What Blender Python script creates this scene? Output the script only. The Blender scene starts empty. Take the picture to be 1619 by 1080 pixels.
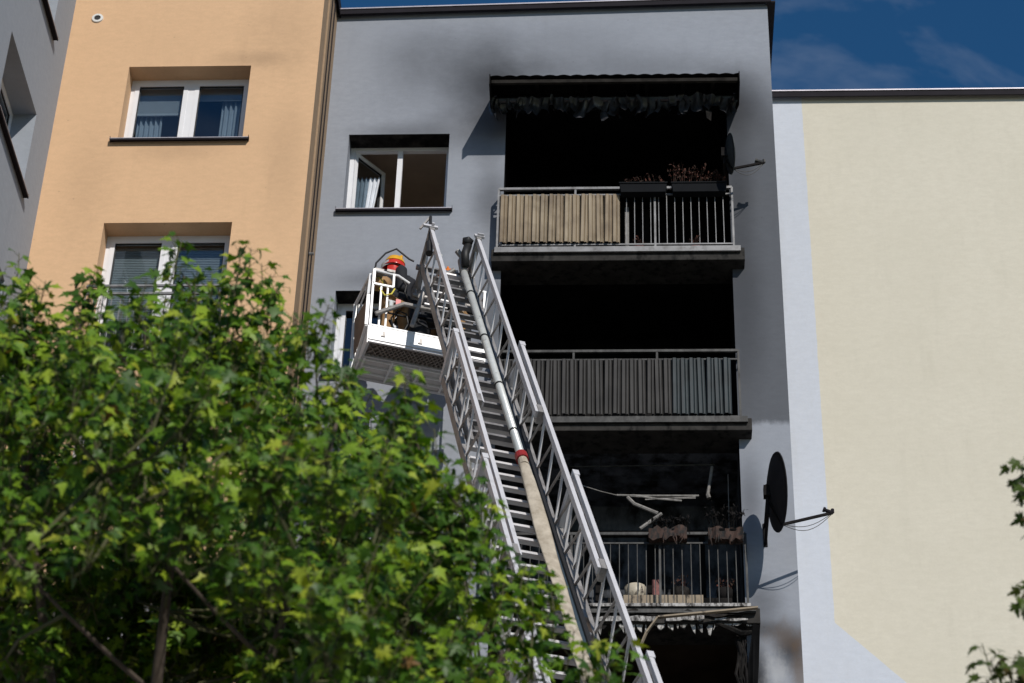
import bpy, bmesh, math, random
import numpy as np
from mathutils import Vector, Matrix, Euler

rnd = random.Random(7)
sc = bpy.context.scene
COL = sc.collection
R = math.radians

# ------------------------------------------------------------------ camera
PITCH, ROLL, YAW, FPX = R(36.76), R(1.74), R(-3.43), 3823.0
def cam_axes():
    cp, sp = math.cos(PITCH), math.sin(PITCH)
    f = Vector((math.sin(YAW)*cp, math.cos(YAW)*cp, sp))
    r = Vector((math.cos(YAW), -math.sin(YAW), 0)); u = r.cross(f)
    c, s = math.cos(ROLL), math.sin(ROLL)
    return c*r+s*u, -s*r+c*u, f
CR, CU, CF = cam_axes()
CP = Vector((0, 0, 1.6))
cd = bpy.data.cameras.new('camera'); cam = bpy.data.objects.new('camera', cd); COL.objects.link(cam)
cam.matrix_world = Matrix.Translation(CP) @ Matrix((CR, CU, -CF)).transposed().to_4x4()
cd.sensor_width = 36; cd.lens = FPX/1619*36; cd.clip_end = 2000
cd.dof.use_dof = True; cd.dof.focus_distance = 27.5; cd.dof.aperture_fstop = 2.8
sc.camera = cam
def at(px, py, Y):
    """a pixel of the 1619x1080 photograph as a point on the vertical plane y = Y"""
    d = CR*((px-809.5)/FPX)+CU*((540-py)/FPX)+CF
    return CP+d*(Y/d.y)

# ------------------------------------------------------------------ sun and sky
SUNV = Vector((.47, -1, .73)).normalized()
sun_el = math.asin(SUNV.z); sun_az = math.atan2(SUNV.x, SUNV.y)
w = bpy.data.worlds.new('World'); sc.world = w; w.use_nodes = True
wn = w.node_tree.nodes; wl = w.node_tree.links; wn.clear()
sky = wn.new('ShaderNodeTexSky'); sky.sky_type = 'NISHITA'; sky.sun_disc = False
sky.sun_elevation = sun_el; sky.sun_rotation = sun_az; sky.altitude = 300; sky.air_density = 1.0; sky.dust_density = .15; sky.ozone_density = 3.5
tcw = wn.new('ShaderNodeTexCoord'); mpw = wn.new('ShaderNodeMapping'); mpw.inputs['Scale'].default_value = (1, 1, 1.6); mpw.inputs['Location'].default_value = (3.07, .452, .238)
nzw = wn.new('ShaderNodeTexNoise'); nzw.inputs['Scale'].default_value = 3.4; nzw.inputs['Detail'].default_value = 9; nzw.inputs['Roughness'].default_value = .58; nzw.inputs['Distortion'].default_value = .5
rpw = wn.new('ShaderNodeValToRGB'); rpw.color_ramp.elements[0].position = .48; rpw.color_ramp.elements[1].position = .76
rpw.color_ramp.elements[1].color = (.8, .8, .8, 1)
mxw = wn.new('ShaderNodeMixRGB'); mxw.inputs[2].default_value = (5.6, 6.2, 7.4, 1)
bg = wn.new('ShaderNodeBackground'); bg.inputs[1].default_value = .078; ow = wn.new('ShaderNodeOutputWorld')
wl.new(tcw.outputs['Generated'], mpw.inputs[0]); wl.new(mpw.outputs[0], nzw.inputs['Vector']); wl.new(nzw.outputs[0], rpw.inputs[0])
hsw = wn.new('ShaderNodeHueSaturation'); hsw.inputs['Saturation'].default_value = 1.26; hsw.inputs['Hue'].default_value = .498; wl.new(sky.outputs[0], hsw.inputs['Color'])
wl.new(rpw.outputs[0], mxw.inputs[0]); wl.new(hsw.outputs[0], mxw.inputs[1]); wl.new(mxw.outputs[0], bg.inputs[0]); wl.new(bg.outputs[0], ow.inputs[0])
sd = bpy.data.lights.new('sun', 'SUN'); sd.energy = 3.65; sd.angle = R(.53); sd.color = (1, .945, .87)
so = bpy.data.objects.new('sun', sd); COL.objects.link(so); so.rotation_euler = SUNV.to_track_quat('Z', 'Y').to_euler(); so.location = (10, -20, 30)
sc.view_settings.view_transform = 'Standard'; sc.view_settings.look = 'None'; sc.view_settings.exposure = 0; sc.view_settings.gamma = 1
sc.view_settings.use_curve_mapping = False
sc.cycles.max_bounces = 6; sc.cycles.transparent_max_bounces = 12

# ------------------------------------------------------------------ materials
MATS = {}
class NT:
    def __init__(s, name):
        s.m = bpy.data.materials.new(name); s.m.use_nodes = True; s.n = s.m.node_tree.nodes; s.l = s.m.node_tree.links
        s.b = s.n['Principled BSDF']; s.out = s.n['Material Output']; s._p = None
    def new(s, t, **k):
        x = s.n.new(t)
        for a, b in k.items(): setattr(x, a, b)
        return x
    def pos(s):
        if not s._p: s._p = s.new('ShaderNodeNewGeometry').outputs['Position']
        return s._p
    def mapped(s, scale=(1, 1, 1), loc=(0, 0, 0)):
        m = s.new('ShaderNodeMapping'); m.inputs['Scale'].default_value = scale; m.inputs['Location'].default_value = loc
        s.l.new(s.pos(), m.inputs[0]); return m.outputs[0]
    def noise(s, scale, detail=4, rough=.55, vec=None, dist=0):
        x = s.new('ShaderNodeTexNoise'); x.inputs['Scale'].default_value = scale; x.inputs['Detail'].default_value = detail
        x.inputs['Roughness'].default_value = rough; x.inputs['Distortion'].default_value = dist
        s.l.new(vec or s.pos(), x.inputs['Vector']); return x.outputs[0]
    def ramp(s, fac, stops):
        x = s.new('ShaderNodeValToRGB'); e = x.color_ramp.elements
        while len(e) < len(stops): e.new(.5)
        for el, (p, c) in zip(e, stops):
            el.position = p; el.color = (*c, 1) if len(c) == 3 else c
        s.l.new(fac, x.inputs[0]); return x.outputs[0]
    def mrange(s, v, a, b, c=0, d=1, smooth=False):
        x = s.new('ShaderNodeMapRange'); x.interpolation_type = 'SMOOTHSTEP' if smooth else 'LINEAR'
        for i, q in zip((1, 2, 3, 4), (a, b, c, d)): x.inputs[i].default_value = q
        s.l.new(v, x.inputs[0]); return x.outputs[0]
    def math(s, op, a, b=None):
        x = s.new('ShaderNodeMath', operation=op)
        for i, q in enumerate((a, b)):
            if q is None: continue
            if isinstance(q, (int, float)): x.inputs[i].default_value = q
            else: s.l.new(q, x.inputs[i])
        return x.outputs[0]
    def mix(s, f, a, b, mode='MIX'):
        x = s.new('ShaderNodeMixRGB', blend_type=mode)
        for i, q in enumerate((f, a, b)):
            if isinstance(q, (int, float)): x.inputs[i].default_value = q
            elif isinstance(q, tuple): x.inputs[i].default_value = (*q, 1) if len(q) == 3 else q
            else: s.l.new(q, x.inputs[i])
        return x.outputs[0]
    def bump(s, h, strength=.3, dist=.01):
        x = s.new('ShaderNodeBump'); x.inputs['Strength'].default_value = strength; x.inputs['Distance'].default_value = dist
        s.l.new(h, x.inputs['Height']); s.l.new(x.outputs[0], s.b.inputs['Normal'])
    def col(s, c, rough=.8, metal=0, spec=.3):
        if isinstance(c, tuple): s.b.inputs['Base Color'].default_value = (*c, 1)
        else: s.l.new(c, s.b.inputs['Base Color'])
        s.b.inputs['Roughness'].default_value = rough; s.b.inputs['Metallic'].default_value = metal
        s.b.inputs['Specular IOR Level'].default_value = spec
        return s.m

def simple(name, c, rough=.6, metal=0, var=.15, scale=6., spec=.4, bump=0, dirt=None, dirtpos=(.5, .7)):
    if name in MATS: return MATS[name]
    t = NT(name)
    n = t.noise(scale, 5, .6)
    a = tuple(x*(1-var) for x in c); b = tuple(min(1, x*(1+var)) for x in c)
    k = t.ramp(n, [(.3, a), (.7, b)])
    if dirt:
        d = t.noise(scale*1.7, 6, .65, t.mapped((1, 1, .5), (3, 5, 1)))
        k = t.mix(t.mrange(d, dirtpos[0], dirtpos[1]), k, dirt)
    t.col(k, rough, metal, spec)
    if bump: t.bump(t.noise(scale*12, 4), bump, .004)
    MATS[name] = t.m; return t.m

def blob_mask(t, blobs, nz, nw=.7):
    """soot marks and painted shade: soft ellipses (x, z, rx, rz, strength) on the wall, broken up by noise"""
    sep = t.new('ShaderNodeSeparateXYZ'); t.l.new(t.pos(), sep.inputs[0])
    tot = None
    for (x, z, rx, rz, st) in blobs:
        dx = t.math('DIVIDE', t.math('SUBTRACT', sep.outputs[0], x), rx)
        dz = t.math('DIVIDE', t.math('SUBTRACT', sep.outputs[2], z), rz)
        d = t.math('SQRT', t.math('ADD', t.math('MULTIPLY', dx, dx), t.math('MULTIPLY', dz, dz)))
        d = t.math('ADD', d, t.math('MULTIPLY', t.math('SUBTRACT', nz, .5), nw))
        v = t.mrange(d, 1.0, .05, 0, st, True)
        inv = t.math('SUBTRACT', 1, v)
        tot = inv if tot is None else t.math('MULTIPLY', tot, inv)
    return t.math('SUBTRACT', 1, tot)

def plaster(name, c, var=.06, soot=None, white=None, brown=None, band=None):
    t = NT(name)
    fine = t.noise(7.5, 7, .68, t.mapped((1, 1, 2.2)))
    big = t.noise(.55, 3, .5)
    a = tuple(x*(1-var) for x in c); b = tuple(x*(1+var) for x in c)
    k = t.ramp(fine, [(.35, a), (.65, b)])
    k = t.mix(t.mrange(big, .35, .65, 0, .5), k, tuple(x*.93 for x in c))
    strk = t.noise(2.2, 5, .6, t.mapped((2.4, 2.4, .35), (1, 0, 4)))
    k = t.mix(t.mrange(strk, .56, .75, 0, .16), k, tuple(x*.66 for x in c))
    grain = t.noise(34, 4, .75)
    k = t.mix(t.mrange(grain, .35, .7, .14, 0), k, tuple(x*.6 for x in c))
    spots = t.new('ShaderNodeTexVoronoi'); spots.inputs['Scale'].default_value = 3.1; t.l.new(t.mapped((1, 1, 1.2)), spots.inputs['Vector'])
    k = t.mix(t.mrange(spots.outputs[0], .0, .055, .6, 0), k, tuple(x*.45 for x in c))
    if soot:
        nz = t.noise(1.5, 6, .62); nz2 = t.noise(5.5, 8, .7, t.mapped((1, 1, .6)))
        sm = blob_mask(t, soot, nz, .42)
        if band:
            x0_, x1_, z0_, z1_, st_ = band; sp = t.new('ShaderNodeSeparateXYZ'); t.l.new(t.pos(), sp.inputs[0])
            zz = t.math('ADD', sp.outputs[2], t.math('MULTIPLY', t.math('SUBTRACT', nz2, .5), .22)); xx = t.math('ADD', sp.outputs[0], t.math('MULTIPLY', t.math('SUBTRACT', nz, .5), .5))
            bm_ = t.math('MULTIPLY', t.math('MULTIPLY', t.mrange(zz, z0_, z0_+.12, 0, 1, True), t.mrange(zz, z1_, z1_-1.6, 0, 1, True)), t.mrange(xx, x0_, x1_, 0, st_, True))
            sm = t.math('SUBTRACT', 1, t.math('MULTIPLY', t.math('SUBTRACT', 1, sm), t.math('SUBTRACT', 1, bm_)))
        k = t.mix(sm, k, (.018, .019, .022))
        if brown: k = t.mix(blob_mask(t, brown, nz2, 1.6), k, (.11, .075, .05))
        if white: k = t.mix(blob_mask(t, white, nz2, 2.2), k, (.5, .5, .5))
    t.col(k, .93, 0, .15)
    g1 = t.noise(5, 4, .6, t.mapped((1, 1, 1.8)))
    h = t.math('ADD', t.math('MULTIPLY', t.noise(160, 3, .7), .4), t.math('MULTIPLY', g1, .35))
    t.bump(h, .3, .008)
    MATS[name] = t.m; return t.m

GRAY_SOOT_SHADE = [(-2.15, 24.7, 1.2, 1.2, .5), (-1.75, 24.35, .7, .55, .55), (-1.3, 24.6, .9, .5, .35), (-2.0, 24.2, .75, 1.0, .5), (-1.85, 23.6, .6, .9, .62), (-2.9, 25.0, .9, .9, .22), (-1.0, 25.1, 1.6, .6, .2), (0.2, 24.6, 2.2, .6, .35), (-3.0, 24.4, .9, 1.2, .15),  # soot; the blob below the canopy's left end also paints its shadow darker
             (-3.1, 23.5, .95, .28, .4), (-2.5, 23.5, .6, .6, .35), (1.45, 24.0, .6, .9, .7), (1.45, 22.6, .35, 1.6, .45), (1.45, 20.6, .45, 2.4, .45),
             (1.45, 17.6, .3, .9, .5), (1.5, 16.1, .4, .6, .5), (1.86, 15.5, .34, .5, .85), (1.45, 15.1, .22, .8, .9), (1.55, 15.75, .35, .2, .6),
             (-1.8, 22.3, .4, 1.0, .5), (-1.7, 20.3, .45, 1.2, .6), (-1.5, 18, .5, 1.2, .55), (-3.2, 20.95, 1.0, .3, .4)]
M_gray = plaster('gray_plaster', (.29, .31, .352), .06, GRAY_SOOT_SHADE, [(1.66, 15.22, .2, .42, .38)], [(1.78, 15.65, .3, .3, .5), (1.93, 15.2, .14, .6, .6)], (.85, 1.3, 18.60, 25.0, .66))
M_wing = plaster('wing_plaster', (.31, .335, .375), .05)
M_orange = plaster('orange_plaster', (.66, .432, .258), .05, [(-5.0, 23.75, .8, .25, .22), (-4.6, 24.2, .8, 1.2, .12), (-5.8, 22.15, .9, .3, .14), (-4.4, 22.0, .4, 1.6, .12), (-6.9, 21.6, .5, 1.5, .1)])
def cream_mat():
    t = NT('cream_and_pale_blue_plaster')
    sep = t.new('ShaderNodeSeparateXYZ'); t.l.new(t.pos(), sep.inputs[0])
    fine = t.noise(7.5, 7, .68, t.mapped((1, 1, 2.4)))
    cr = t.ramp(fine, [(.35, (.60, .562, .468)), (.65, (.65, .612, .515))])
    bl = t.ramp(fine, [(.35, (.525, .56, .63)), (.65, (.565, .60, .67))])
    big = t.noise(.7, 3, .5); cr = t.mix(t.mrange(big, .35, .65, 0, .35), cr, (.57, .535, .44))
    wob = t.math('MULTIPLY', t.math('SUBTRACT', t.noise(6, 3), .5), .02)
    x = t.math('ADD', sep.outputs[0], wob)
    a = t.math('LESS_THAN', x, 2.49)
    dg = t.math('ADD', x, t.math('MULTIPLY', sep.outputs[2], .98))
    b = t.math('LESS_THAN', dg, 2.49+16.54*.98)
    k = t.mix(t.math('MAXIMUM', a, b), cr, bl)
    k = t.mix(t.mrange(t.noise(34, 4, .75), .35, .7, .12, 0), k, (.36, .34, .28))
    strk = t.noise(2.2, 5, .6, t.mapped((2.0, 2, .3), (1, 0, 4)))
    k = t.mix(t.mrange(strk, .56, .75, 0, .12), k, (.36, .34, .27))
    t.col(k, .93, 0, .15)
    g1 = t.noise(5, 4, .6, t.mapped((1, 1, 1.8)))
    t.bump(t.math('ADD', t.math('MULTIPLY', t.noise(160, 3, .7), .4), t.math('MULTIPLY', g1, .35)), .3, .008)
    return t.m
M_cream = cream_mat()
M_soot = simple('soot_black', (.006, .006, .0065), .95, var=.5, scale=3, spec=.05)
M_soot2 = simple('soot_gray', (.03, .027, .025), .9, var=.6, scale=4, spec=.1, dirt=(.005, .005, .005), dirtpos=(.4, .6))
M_sootslab = simple('sooty_concrete', (.036, .034, .032), .9, var=.35, scale=5, spec=.15, bump=.3, dirt=(.008, .008, .008), dirtpos=(.5, .65))
M_beam = simple('charred_timber', (.02, .018, .016), .9, var=.5, scale=8, spec=.1, bump=.4)
M_loggia3 = simple('scorched_loggia_wall', (.10, .11, .13), .95, var=.5, scale=2.5, spec=.1, dirt=(.012, .012, .012), dirtpos=(.42, .62))
M_loggia4 = simple('brown_smoked_wall', (.035, .024, .016), .95, var=.35, scale=2, spec=.1)
M_darkmetal = simple('dark_flashing', (.012, .010, .014), .8, .0, var=.2, spec=.2)  # near-black tone also carries the shadow under caps and sills
M_paleflash = simple('pale_flashing', (.42, .40, .43), .45, .6, var=.1)
M_railgray = simple('painted_rail_gray', (.20, .20, .205), .5, .2, var=.25, scale=5, dirt=(.07, .065, .06), dirtpos=(.5, .8))
M_railsoot = simple('sooty_rail', (.055, .055, .053), .55, .1, var=.4, scale=6, dirt=(.012, .012, .012), dirtpos=(.4, .65))
def panel_mat(name, c1, c2, soot, rust):
    t = NT(name)
    oi = t.new('ShaderNodeObjectInfo').outputs['Random']
    st = t.noise(5, 6, .65, t.mapped((5, 5, .35)))
    k = t.ramp(st, [(.3, c1), (.7, c2)])
    k = t.mix(t.math('MULTIPLY', oi, .35), k, rust)
    k = t.mix(t.mrange(t.noise(2.5, 5, .6), .45, .72, 0, .8), k, soot)
    t.col(k, .55, 0, .35); t.bump(t.noise(30, 3), .2, .003); return t.m
M_panel_tan = panel_mat('tan_corrugated_sheet', (.20, .155, .10), (.37, .305, .215), (.10, .07, .045), (.2, .13, .07))
M_panel_soot = panel_mat('sooty_corrugated_sheet', (.013, .012, .0115), (.036, .034, .032), (.006, .006, .006), (.02, .018, .016))
M_panel_teal = panel_mat('sooty_teal_sheet', (.014, .022, .026), (.034, .05, .056), (.008, .01, .011), (.02, .03, .035))
M_pvc = simple('white_pvc', (.74, .74, .76), .3, var=.05, scale=3, spec=.5)
M_gasket = simple('black_gasket', (.02, .02, .02), .6)
M_white = simple('white_paint', (.80, .80, .81), .35, var=.06, scale=5, spec=.5, dirt=(.45, .43, .40), dirtpos=(.58, .8))
M_alu = simple('brushed_aluminium', (.60, .59, .61), .45, .15, var=.08, scale=5, dirt=(.42, .40, .39), dirtpos=(.55, .85))
M_aludark = simple('dull_aluminium', (.30, .285, .275), .5, .3, var=.2, scale=6, dirt=(.13, .11, .10), dirtpos=(.5, .75))
M_rung = simple('rung_alloy', (.62, .60, .60), .5, .2, var=.12, scale=8)
M_rungdark = simple('dark_rung_shade', (.17, .165, .17), .7, var=.3, scale=12)  # top section's rungs: shade of their undersides put into a darker tone
M_black = simple('black_rubber', (.012, .012, .013), .55)
M_pipe = simple('pale_waterway_pipe', (.70, .72, .70), .35, .3, var=.1, scale=6, dirt=(.3, .3, .27), dirtpos=(.6, .75))
M_red = simple('red_coupling', (.28, .02, .02), .4)
def hose_mat():
    t = NT('canvas_hose'); n = t.noise(9, 5, .65, t.mapped((1, 1, .6)))
    k = t.ramp(n, [(.35, (.33, .285, .225)), (.65, (.50, .445, .365))])
    k = t.mix(t.mrange(t.noise(3.7, 5, .7), .6, .72, 0, .6), k, (.2, .16, .12))
    t.col(k, .9, 0, .1)
    wv = t.new('ShaderNodeTexWave'); wv.inputs['Scale'].default_value = 40; t.l.new(t.pos(), wv.inputs['Vector'])
    t.bump(wv.outputs[0], .3, .002); return t.m
M_hose = hose_mat()
M_teal = simple('blue_grey_cable_duct', (.05, .075, .10), .4, .2, var=.2)
M_asphalt = simple('asphalt', (.05, .05, .052), .9, var=.25, scale=2, bump=.4)
M_paving = simple('pale_concrete_paving', (.20, .195, .18), .9, var=.15, scale=2, bump=.3)
M_grassm = simple('grass_ground', (.05, .075, .025), .95, var=.4, scale=3, bump=.5)
M_room = simple('room_wall', (.20, .19, .18), .9, var=.05)
M_roomdark = simple('dim_room_wall', (.10, .11, .12), .9, var=.1)
M_roombrown = simple('smoked_room_wall', (.52, .43, .35), .9, var=.2, scale=1.5)
M_curtain = simple('white_net_curtain', (.62, .65, .70), .9, var=.08, scale=8)
M_redkit = simple('red_tool', (.6, .03, .04), .4)
M_blind = simple('grey_slat_blind', (.68, .67, .64), .5, var=.06)
M_blindlight = simple('pale_roller_blind', (.52, .52, .53), .8, var=.05)
M_helm = simple('red_helmet_shell', (.62, .035, .02), .25, spec=.6)
M_helmy = simple('yellow_helmet_shell', (.75, .38, .02), .25, spec=.6)
M_helmo = simple('orange_helmet_shell', (.75, .20, .02), .25, spec=.6)
M_kitblack = simple('black_turnout_cloth', (.015, .016, .02), .85)
M_kittan = simple('tan_turnout_cloth', (.36, .215, .10), .9, var=.2, scale=14)
M_reflect = simple('yellow_reflective_tape', (.72, .62, .10), .4)
M_silver = simple('silver_tape', (.6, .6, .6), .35, .3)
M_skin = simple('skin', (.52, .30, .21), .6, var=.06)
M_glove = simple('glove_leather', (.05, .045, .04), .8)
M_dish = simple('dark_dish_enamel', (.035, .042, .045), .5, var=.2, spec=.4)
M_dishburnt = simple('burnt_dish', (.011, .010, .012), .8, var=.4)
M_bark = simple('maple_bark', (.09, .07, .055), .9, var=.35, scale=9, bump=.5)
M_twig = simple('green_twig', (.075, .075, .03), .8, var=.2)
M_deadleaf = simple('dried_flowers', (.10, .03, .02), .9, var=.6, scale=25, dirt=(.02, .015, .01), dirtpos=(.4, .55))
M_box = simple('black_planter', (.008, .009, .011), .75, spec=.08)
M_meltbox = simple('melted_brown_planter', (.05, .027, .02), .8, var=.4, scale=12, dirt=(.01, .01, .01), dirtpos=(.45, .6))
M_fabric = simple('charred_awning_fabric', (.038, .039, .044), .33, var=.4, scale=7, spec=.7, dirt=(.008, .008, .008), dirtpos=(.5, .7))
M_char = simple('charred_metal', (.011, .010, .010), .85, 0, var=.4, spec=.1)
M_ash = simple('ashen_tube', (.24, .23, .22), .8, var=.35, scale=8, dirt=(.09, .085, .08), dirtpos=(.45, .8))
M_foam = simple('scorched_foam', (.42, .41, .40), .9, var=.35, scale=9, dirt=(.03, .027, .025), dirtpos=(.42, .6))
M_beige = simple('sun_beige_board', (.27, .22, .16), .8, var=.1, scale=6, dirt=(.06, .05, .04), dirtpos=(.55, .7))
M_ceramic = simple('cream_ceramic', (.50, .45, .36), .4, var=.15, scale=10, dirt=(.05, .04, .035), dirtpos=(.52, .66))
M_redpot = simple('faded_red_plastic', (.16, .05, .045), .6, var=.4, scale=20)
M_tanpanel = simple('brown_basket_panel', (.20, .145, .11), .7, var=.2)
M_meshgrid = simple('basket_floor_mesh', (.26, .225, .20), .6, .4, var=.4, scale=30)
M_under = simple('basket_underside', (.62, .60, .59), .6, 0, var=.1)
def glass_mat(name, tint, refl):
    t = NT(name); t.n.remove(t.b)
    tr = t.new('ShaderNodeBsdfTransparent'); tr.inputs[0].default_value = (*tint, 1)
    gl = t.new('ShaderNodeBsdfGlossy'); gl.inputs['Roughness'].default_value = .02; gl.inputs[0].default_value = (.9, .95, 1, 1)
    lw = t.new('ShaderNodeLayerWeight'); lw.inputs[0].default_value = .5
    f = t.mrange(t.math('POWER', lw.outputs['Facing'], 4.0), 0, 1, refl, 1); mx = t.new('ShaderNodeMixShader')
    t.l.new(f, mx.inputs[0]); t.l.new(tr.outputs[0], mx.inputs[1]); t.l.new(gl.outputs[0], mx.inputs[2]); t.l.new(mx.outputs[0], t.out.inputs[0]); return t.m
M_glass = glass_mat('window_glass', (.66, .71, .74), .07)
def leaf_mat(name, cols, trans):
    t = NT(name)
    gi = t.new('ShaderNodeNewGeometry').outputs['Random Per Island']; oi = t.new('ShaderNodeObjectInfo').outputs['Random']
    v = t.math('FRACT', t.math('ADD', gi, oi))
    k = t.ramp(v, cols)
    k = t.mix(t.mrange(t.noise(9, 4), .4, .7, 0, .3), k, (.02, .045, .008))
    df = t.b; t.col(k, .48, 0, .3)
    tl = t.new('ShaderNodeBsdfTranslucent'); kk = t.mix(1.0, k, (1.5, 1.6, .7), 'MULTIPLY'); t.l.new(kk, tl.inputs[0])
    mx = t.new('ShaderNodeMixShader'); mx.inputs[0].default_value = trans
    t.l.new(df.outputs[0], mx.inputs[1]); t.l.new(tl.outputs[0], mx.inputs[2]); t.l.new(mx.outputs[0], t.out.inputs[0]); return t.m
M_leaf = leaf_mat('maple_leaf_green', [(0, (.022, .065, .005)), (.35, (.06, .14, .008)), (.65, (.13, .24, .012)), (.88, (.25, .35, .02)), (.99, (.33, .37, .03)), (1, (.16, .07, .025))], .2)
M_leafbrown = leaf_mat('maple_leaf_brown', [(0, (.03, .055, .008)), (.75, (.07, .11, .015)), (.92, (.09, .06, .02)), (1, (.09, .035, .02))], .3)

# ------------------------------------------------------------------ mesh helpers
ORG = {}
def org(o):
    return ORG.get(o.name, Vector((0, 0, 0)))
class MB:
    def __init__(s): s.v = []; s.f = []
    def add(s, vs, fs):
        b = len(s.v); s.v += [tuple(p) for p in vs]; s.f += [tuple(i+b for i in f) for f in fs]; return s
    def box(s, a, b):
        (x0, y0, z0), (x1, y1, z1) = a, b
        return s.add([(x0,y0,z0),(x1,y0,z0),(x1,y1,z0),(x0,y1,z0),(x0,y0,z1),(x1,y0,z1),(x1,y1,z1),(x0,y1,z1)],
                     [(0,3,2,1),(4,5,6,7),(0,1,5,4),(1,2,6,5),(2,3,7,6),(3,0,4,7)])
    def cbox(s, c, d): return s.box([c[i]-d[i]/2 for i in range(3)], [c[i]+d[i]/2 for i in range(3)])
    def bar(s, p, q, wx, wy, up=(0, 0, 1)):
        p, q, up = Vector(p), Vector(q), Vector(up); d = (q-p).normalized(); a = d.cross(up)
        if a.length < 1e-3: a = d.cross(Vector((1, 0, 0)))
        a.normalize(); b = a.cross(d); a = a*(wx/2); b = b*(wy/2)
        vs = [p-a-b, p+a-b, p+a+b, p-a+b, q-a-b, q+a-b, q+a+b, q-a+b]
        return s.add(vs, [(0,1,2,3),(7,6,5,4),(0,4,5,1),(1,5,6,2),(2,6,7,3),(3,7,4,0)])
    def tube(s, pts, r, seg=8, cap=True):
        pts = [Vector(p) for p in pts]; n = len(pts); rs = r if isinstance(r, (list, tuple)) else [r]*n
        base = len(s.v); pa = None
        for i, p in enumerate(pts):
            d = (pts[min(i+1, n-1)]-pts[max(i-1, 0)]).normalized()
            if pa is None:
                a = d.cross(Vector((0, 0, 1)));
                if a.length < 1e-2: a = d.cross(Vector((1, 0, 0)))
            else: a = pa-d*pa.dot(d)
            a.normalize(); pa = a; b = d.cross(a)
            for k in range(seg):
                t = 2*math.pi*k/seg; s.v.append(tuple(p+(a*math.cos(t)+b*math.sin(t))*rs[i]))
        for i in range(n-1):
            for k in range(seg):
                s.f.append((base+i*seg+k, base+i*seg+(k+1) % seg, base+(i+1)*seg+(k+1) % seg, base+(i+1)*seg+k))
        if cap:
            s.f.append(tuple(base+k for k in range(seg))[::-1]); s.f.append(tuple(base+(n-1)*seg+k for k in range(seg)))
        return s
    def poly(s, pts, thick=None):
        pts = [Vector(p) for p in pts]; n = len(pts)
        if thick is None: return s.add(pts, [tuple(range(n))])
        t = Vector(thick)
        return s.add(pts+[p+t for p in pts], [tuple(range(n)), tuple(range(2*n-1, n-1, -1))]+[(i, n+i, n+(i+1) % n, (i+1) % n) for i in range(n)])
    def lathe(s, c, axis, prof, seg=20):
        c, ax = Vector(c), Vector(axis).normalized(); a = ax.cross(Vector((0, 0, 1)))
        if a.length < 1e-2: a = ax.cross(Vector((1, 0, 0)))
        a.normalize(); b = ax.cross(a); base = len(s.v)
        for r, h in prof:
            for k in range(seg):
                t = 2*math.pi*k/seg; s.v.append(tuple(c+ax*h+(a*math.cos(t)+b*math.sin(t))*r))
        for i in range(len(prof)-1):
            for k in range(seg):
                s.f.append((base+i*seg+k, base+i*seg+(k+1) % seg, base+(i+1)*seg+(k+1) % seg, base+(i+1)*seg+k))
        return s
    def build(s, name, mat, parent=None, smooth=False, local=False, loc=None, bevel=0):
        me = bpy.data.meshes.new(name)
        o0 = Vector((0, 0, 0)) if (local or parent is None) else org(parent)
        if loc is not None: o0 = Vector(loc) if not local else Vector((0, 0, 0))
        vv = np.array(s.v, dtype=float)-np.array(o0)
        me.from_pydata(vv.tolist(), [], s.f)
        ms = mat if isinstance(mat, (list, tuple)) else [mat]
        for m in ms: me.materials.append(m)
        if smooth: me.polygons.foreach_set('use_smooth', [True]*len(me.polygons))
        bm = bmesh.new(); bm.from_mesh(me); bmesh.ops.recalc_face_normals(bm, faces=bm.faces); bm.to_mesh(me); bm.free()
        o = bpy.data.objects.new(name, me); COL.objects.link(o)
        if parent is not None: o.parent = parent
        if not local:
            o.location = o0-(org(parent) if parent is not None else Vector((0, 0, 0)))
            ORG[o.name] = Vector(o0)
        if bevel:
            b = o.modifiers.new('bevel', 'BEVEL'); b.width = bevel; b.segments = 2; b.limit_method = 'ANGLE'
        return o
def tag(o, label=None, cat=None, group=None, kind=None):
    if label: o['label'] = label
    if cat: o['category'] = cat
    if group: o['group'] = group
    if kind: o['kind'] = kind
    return o
def empty(name, loc, label=None, cat=None, group=None, parent=None, mat=None):
    o = bpy.data.objects.new(name, None); COL.objects.link(o); o.empty_display_size = .3
    if mat is not None: o.matrix_world = mat
    else: o.location = Vector(loc)-(org(parent) if parent else Vector((0, 0, 0)))
    if parent: o.parent = parent
    ORG[o.name] = Vector(loc) if loc is not None else Vector((0, 0, 0))
    return tag(o, label, cat, group)
def dup(src, parent, off=(0, 0, 0), rot=None, name=None, mat=None):
    c = src.copy(); COL.objects.link(c); c.parent = parent; c.location = src.location+Vector(off)
    if rot is not None: c.rotation_euler = rot
    if mat is not None: c.data = src.data.copy(); c.data.materials[0] = mat
    return c

# ------------------------------------------------------------------ ground
gm = MB(); gm.box((-400, -400, -.3), (400, 400, 0)).build('ground', M_grassm)['kind'] = 'structure'
rm = MB(); rm.box((-60, -14, .004), (60, 24, .03)); o = rm.build('pavement', M_paving); o['kind'] = 'structure'

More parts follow.
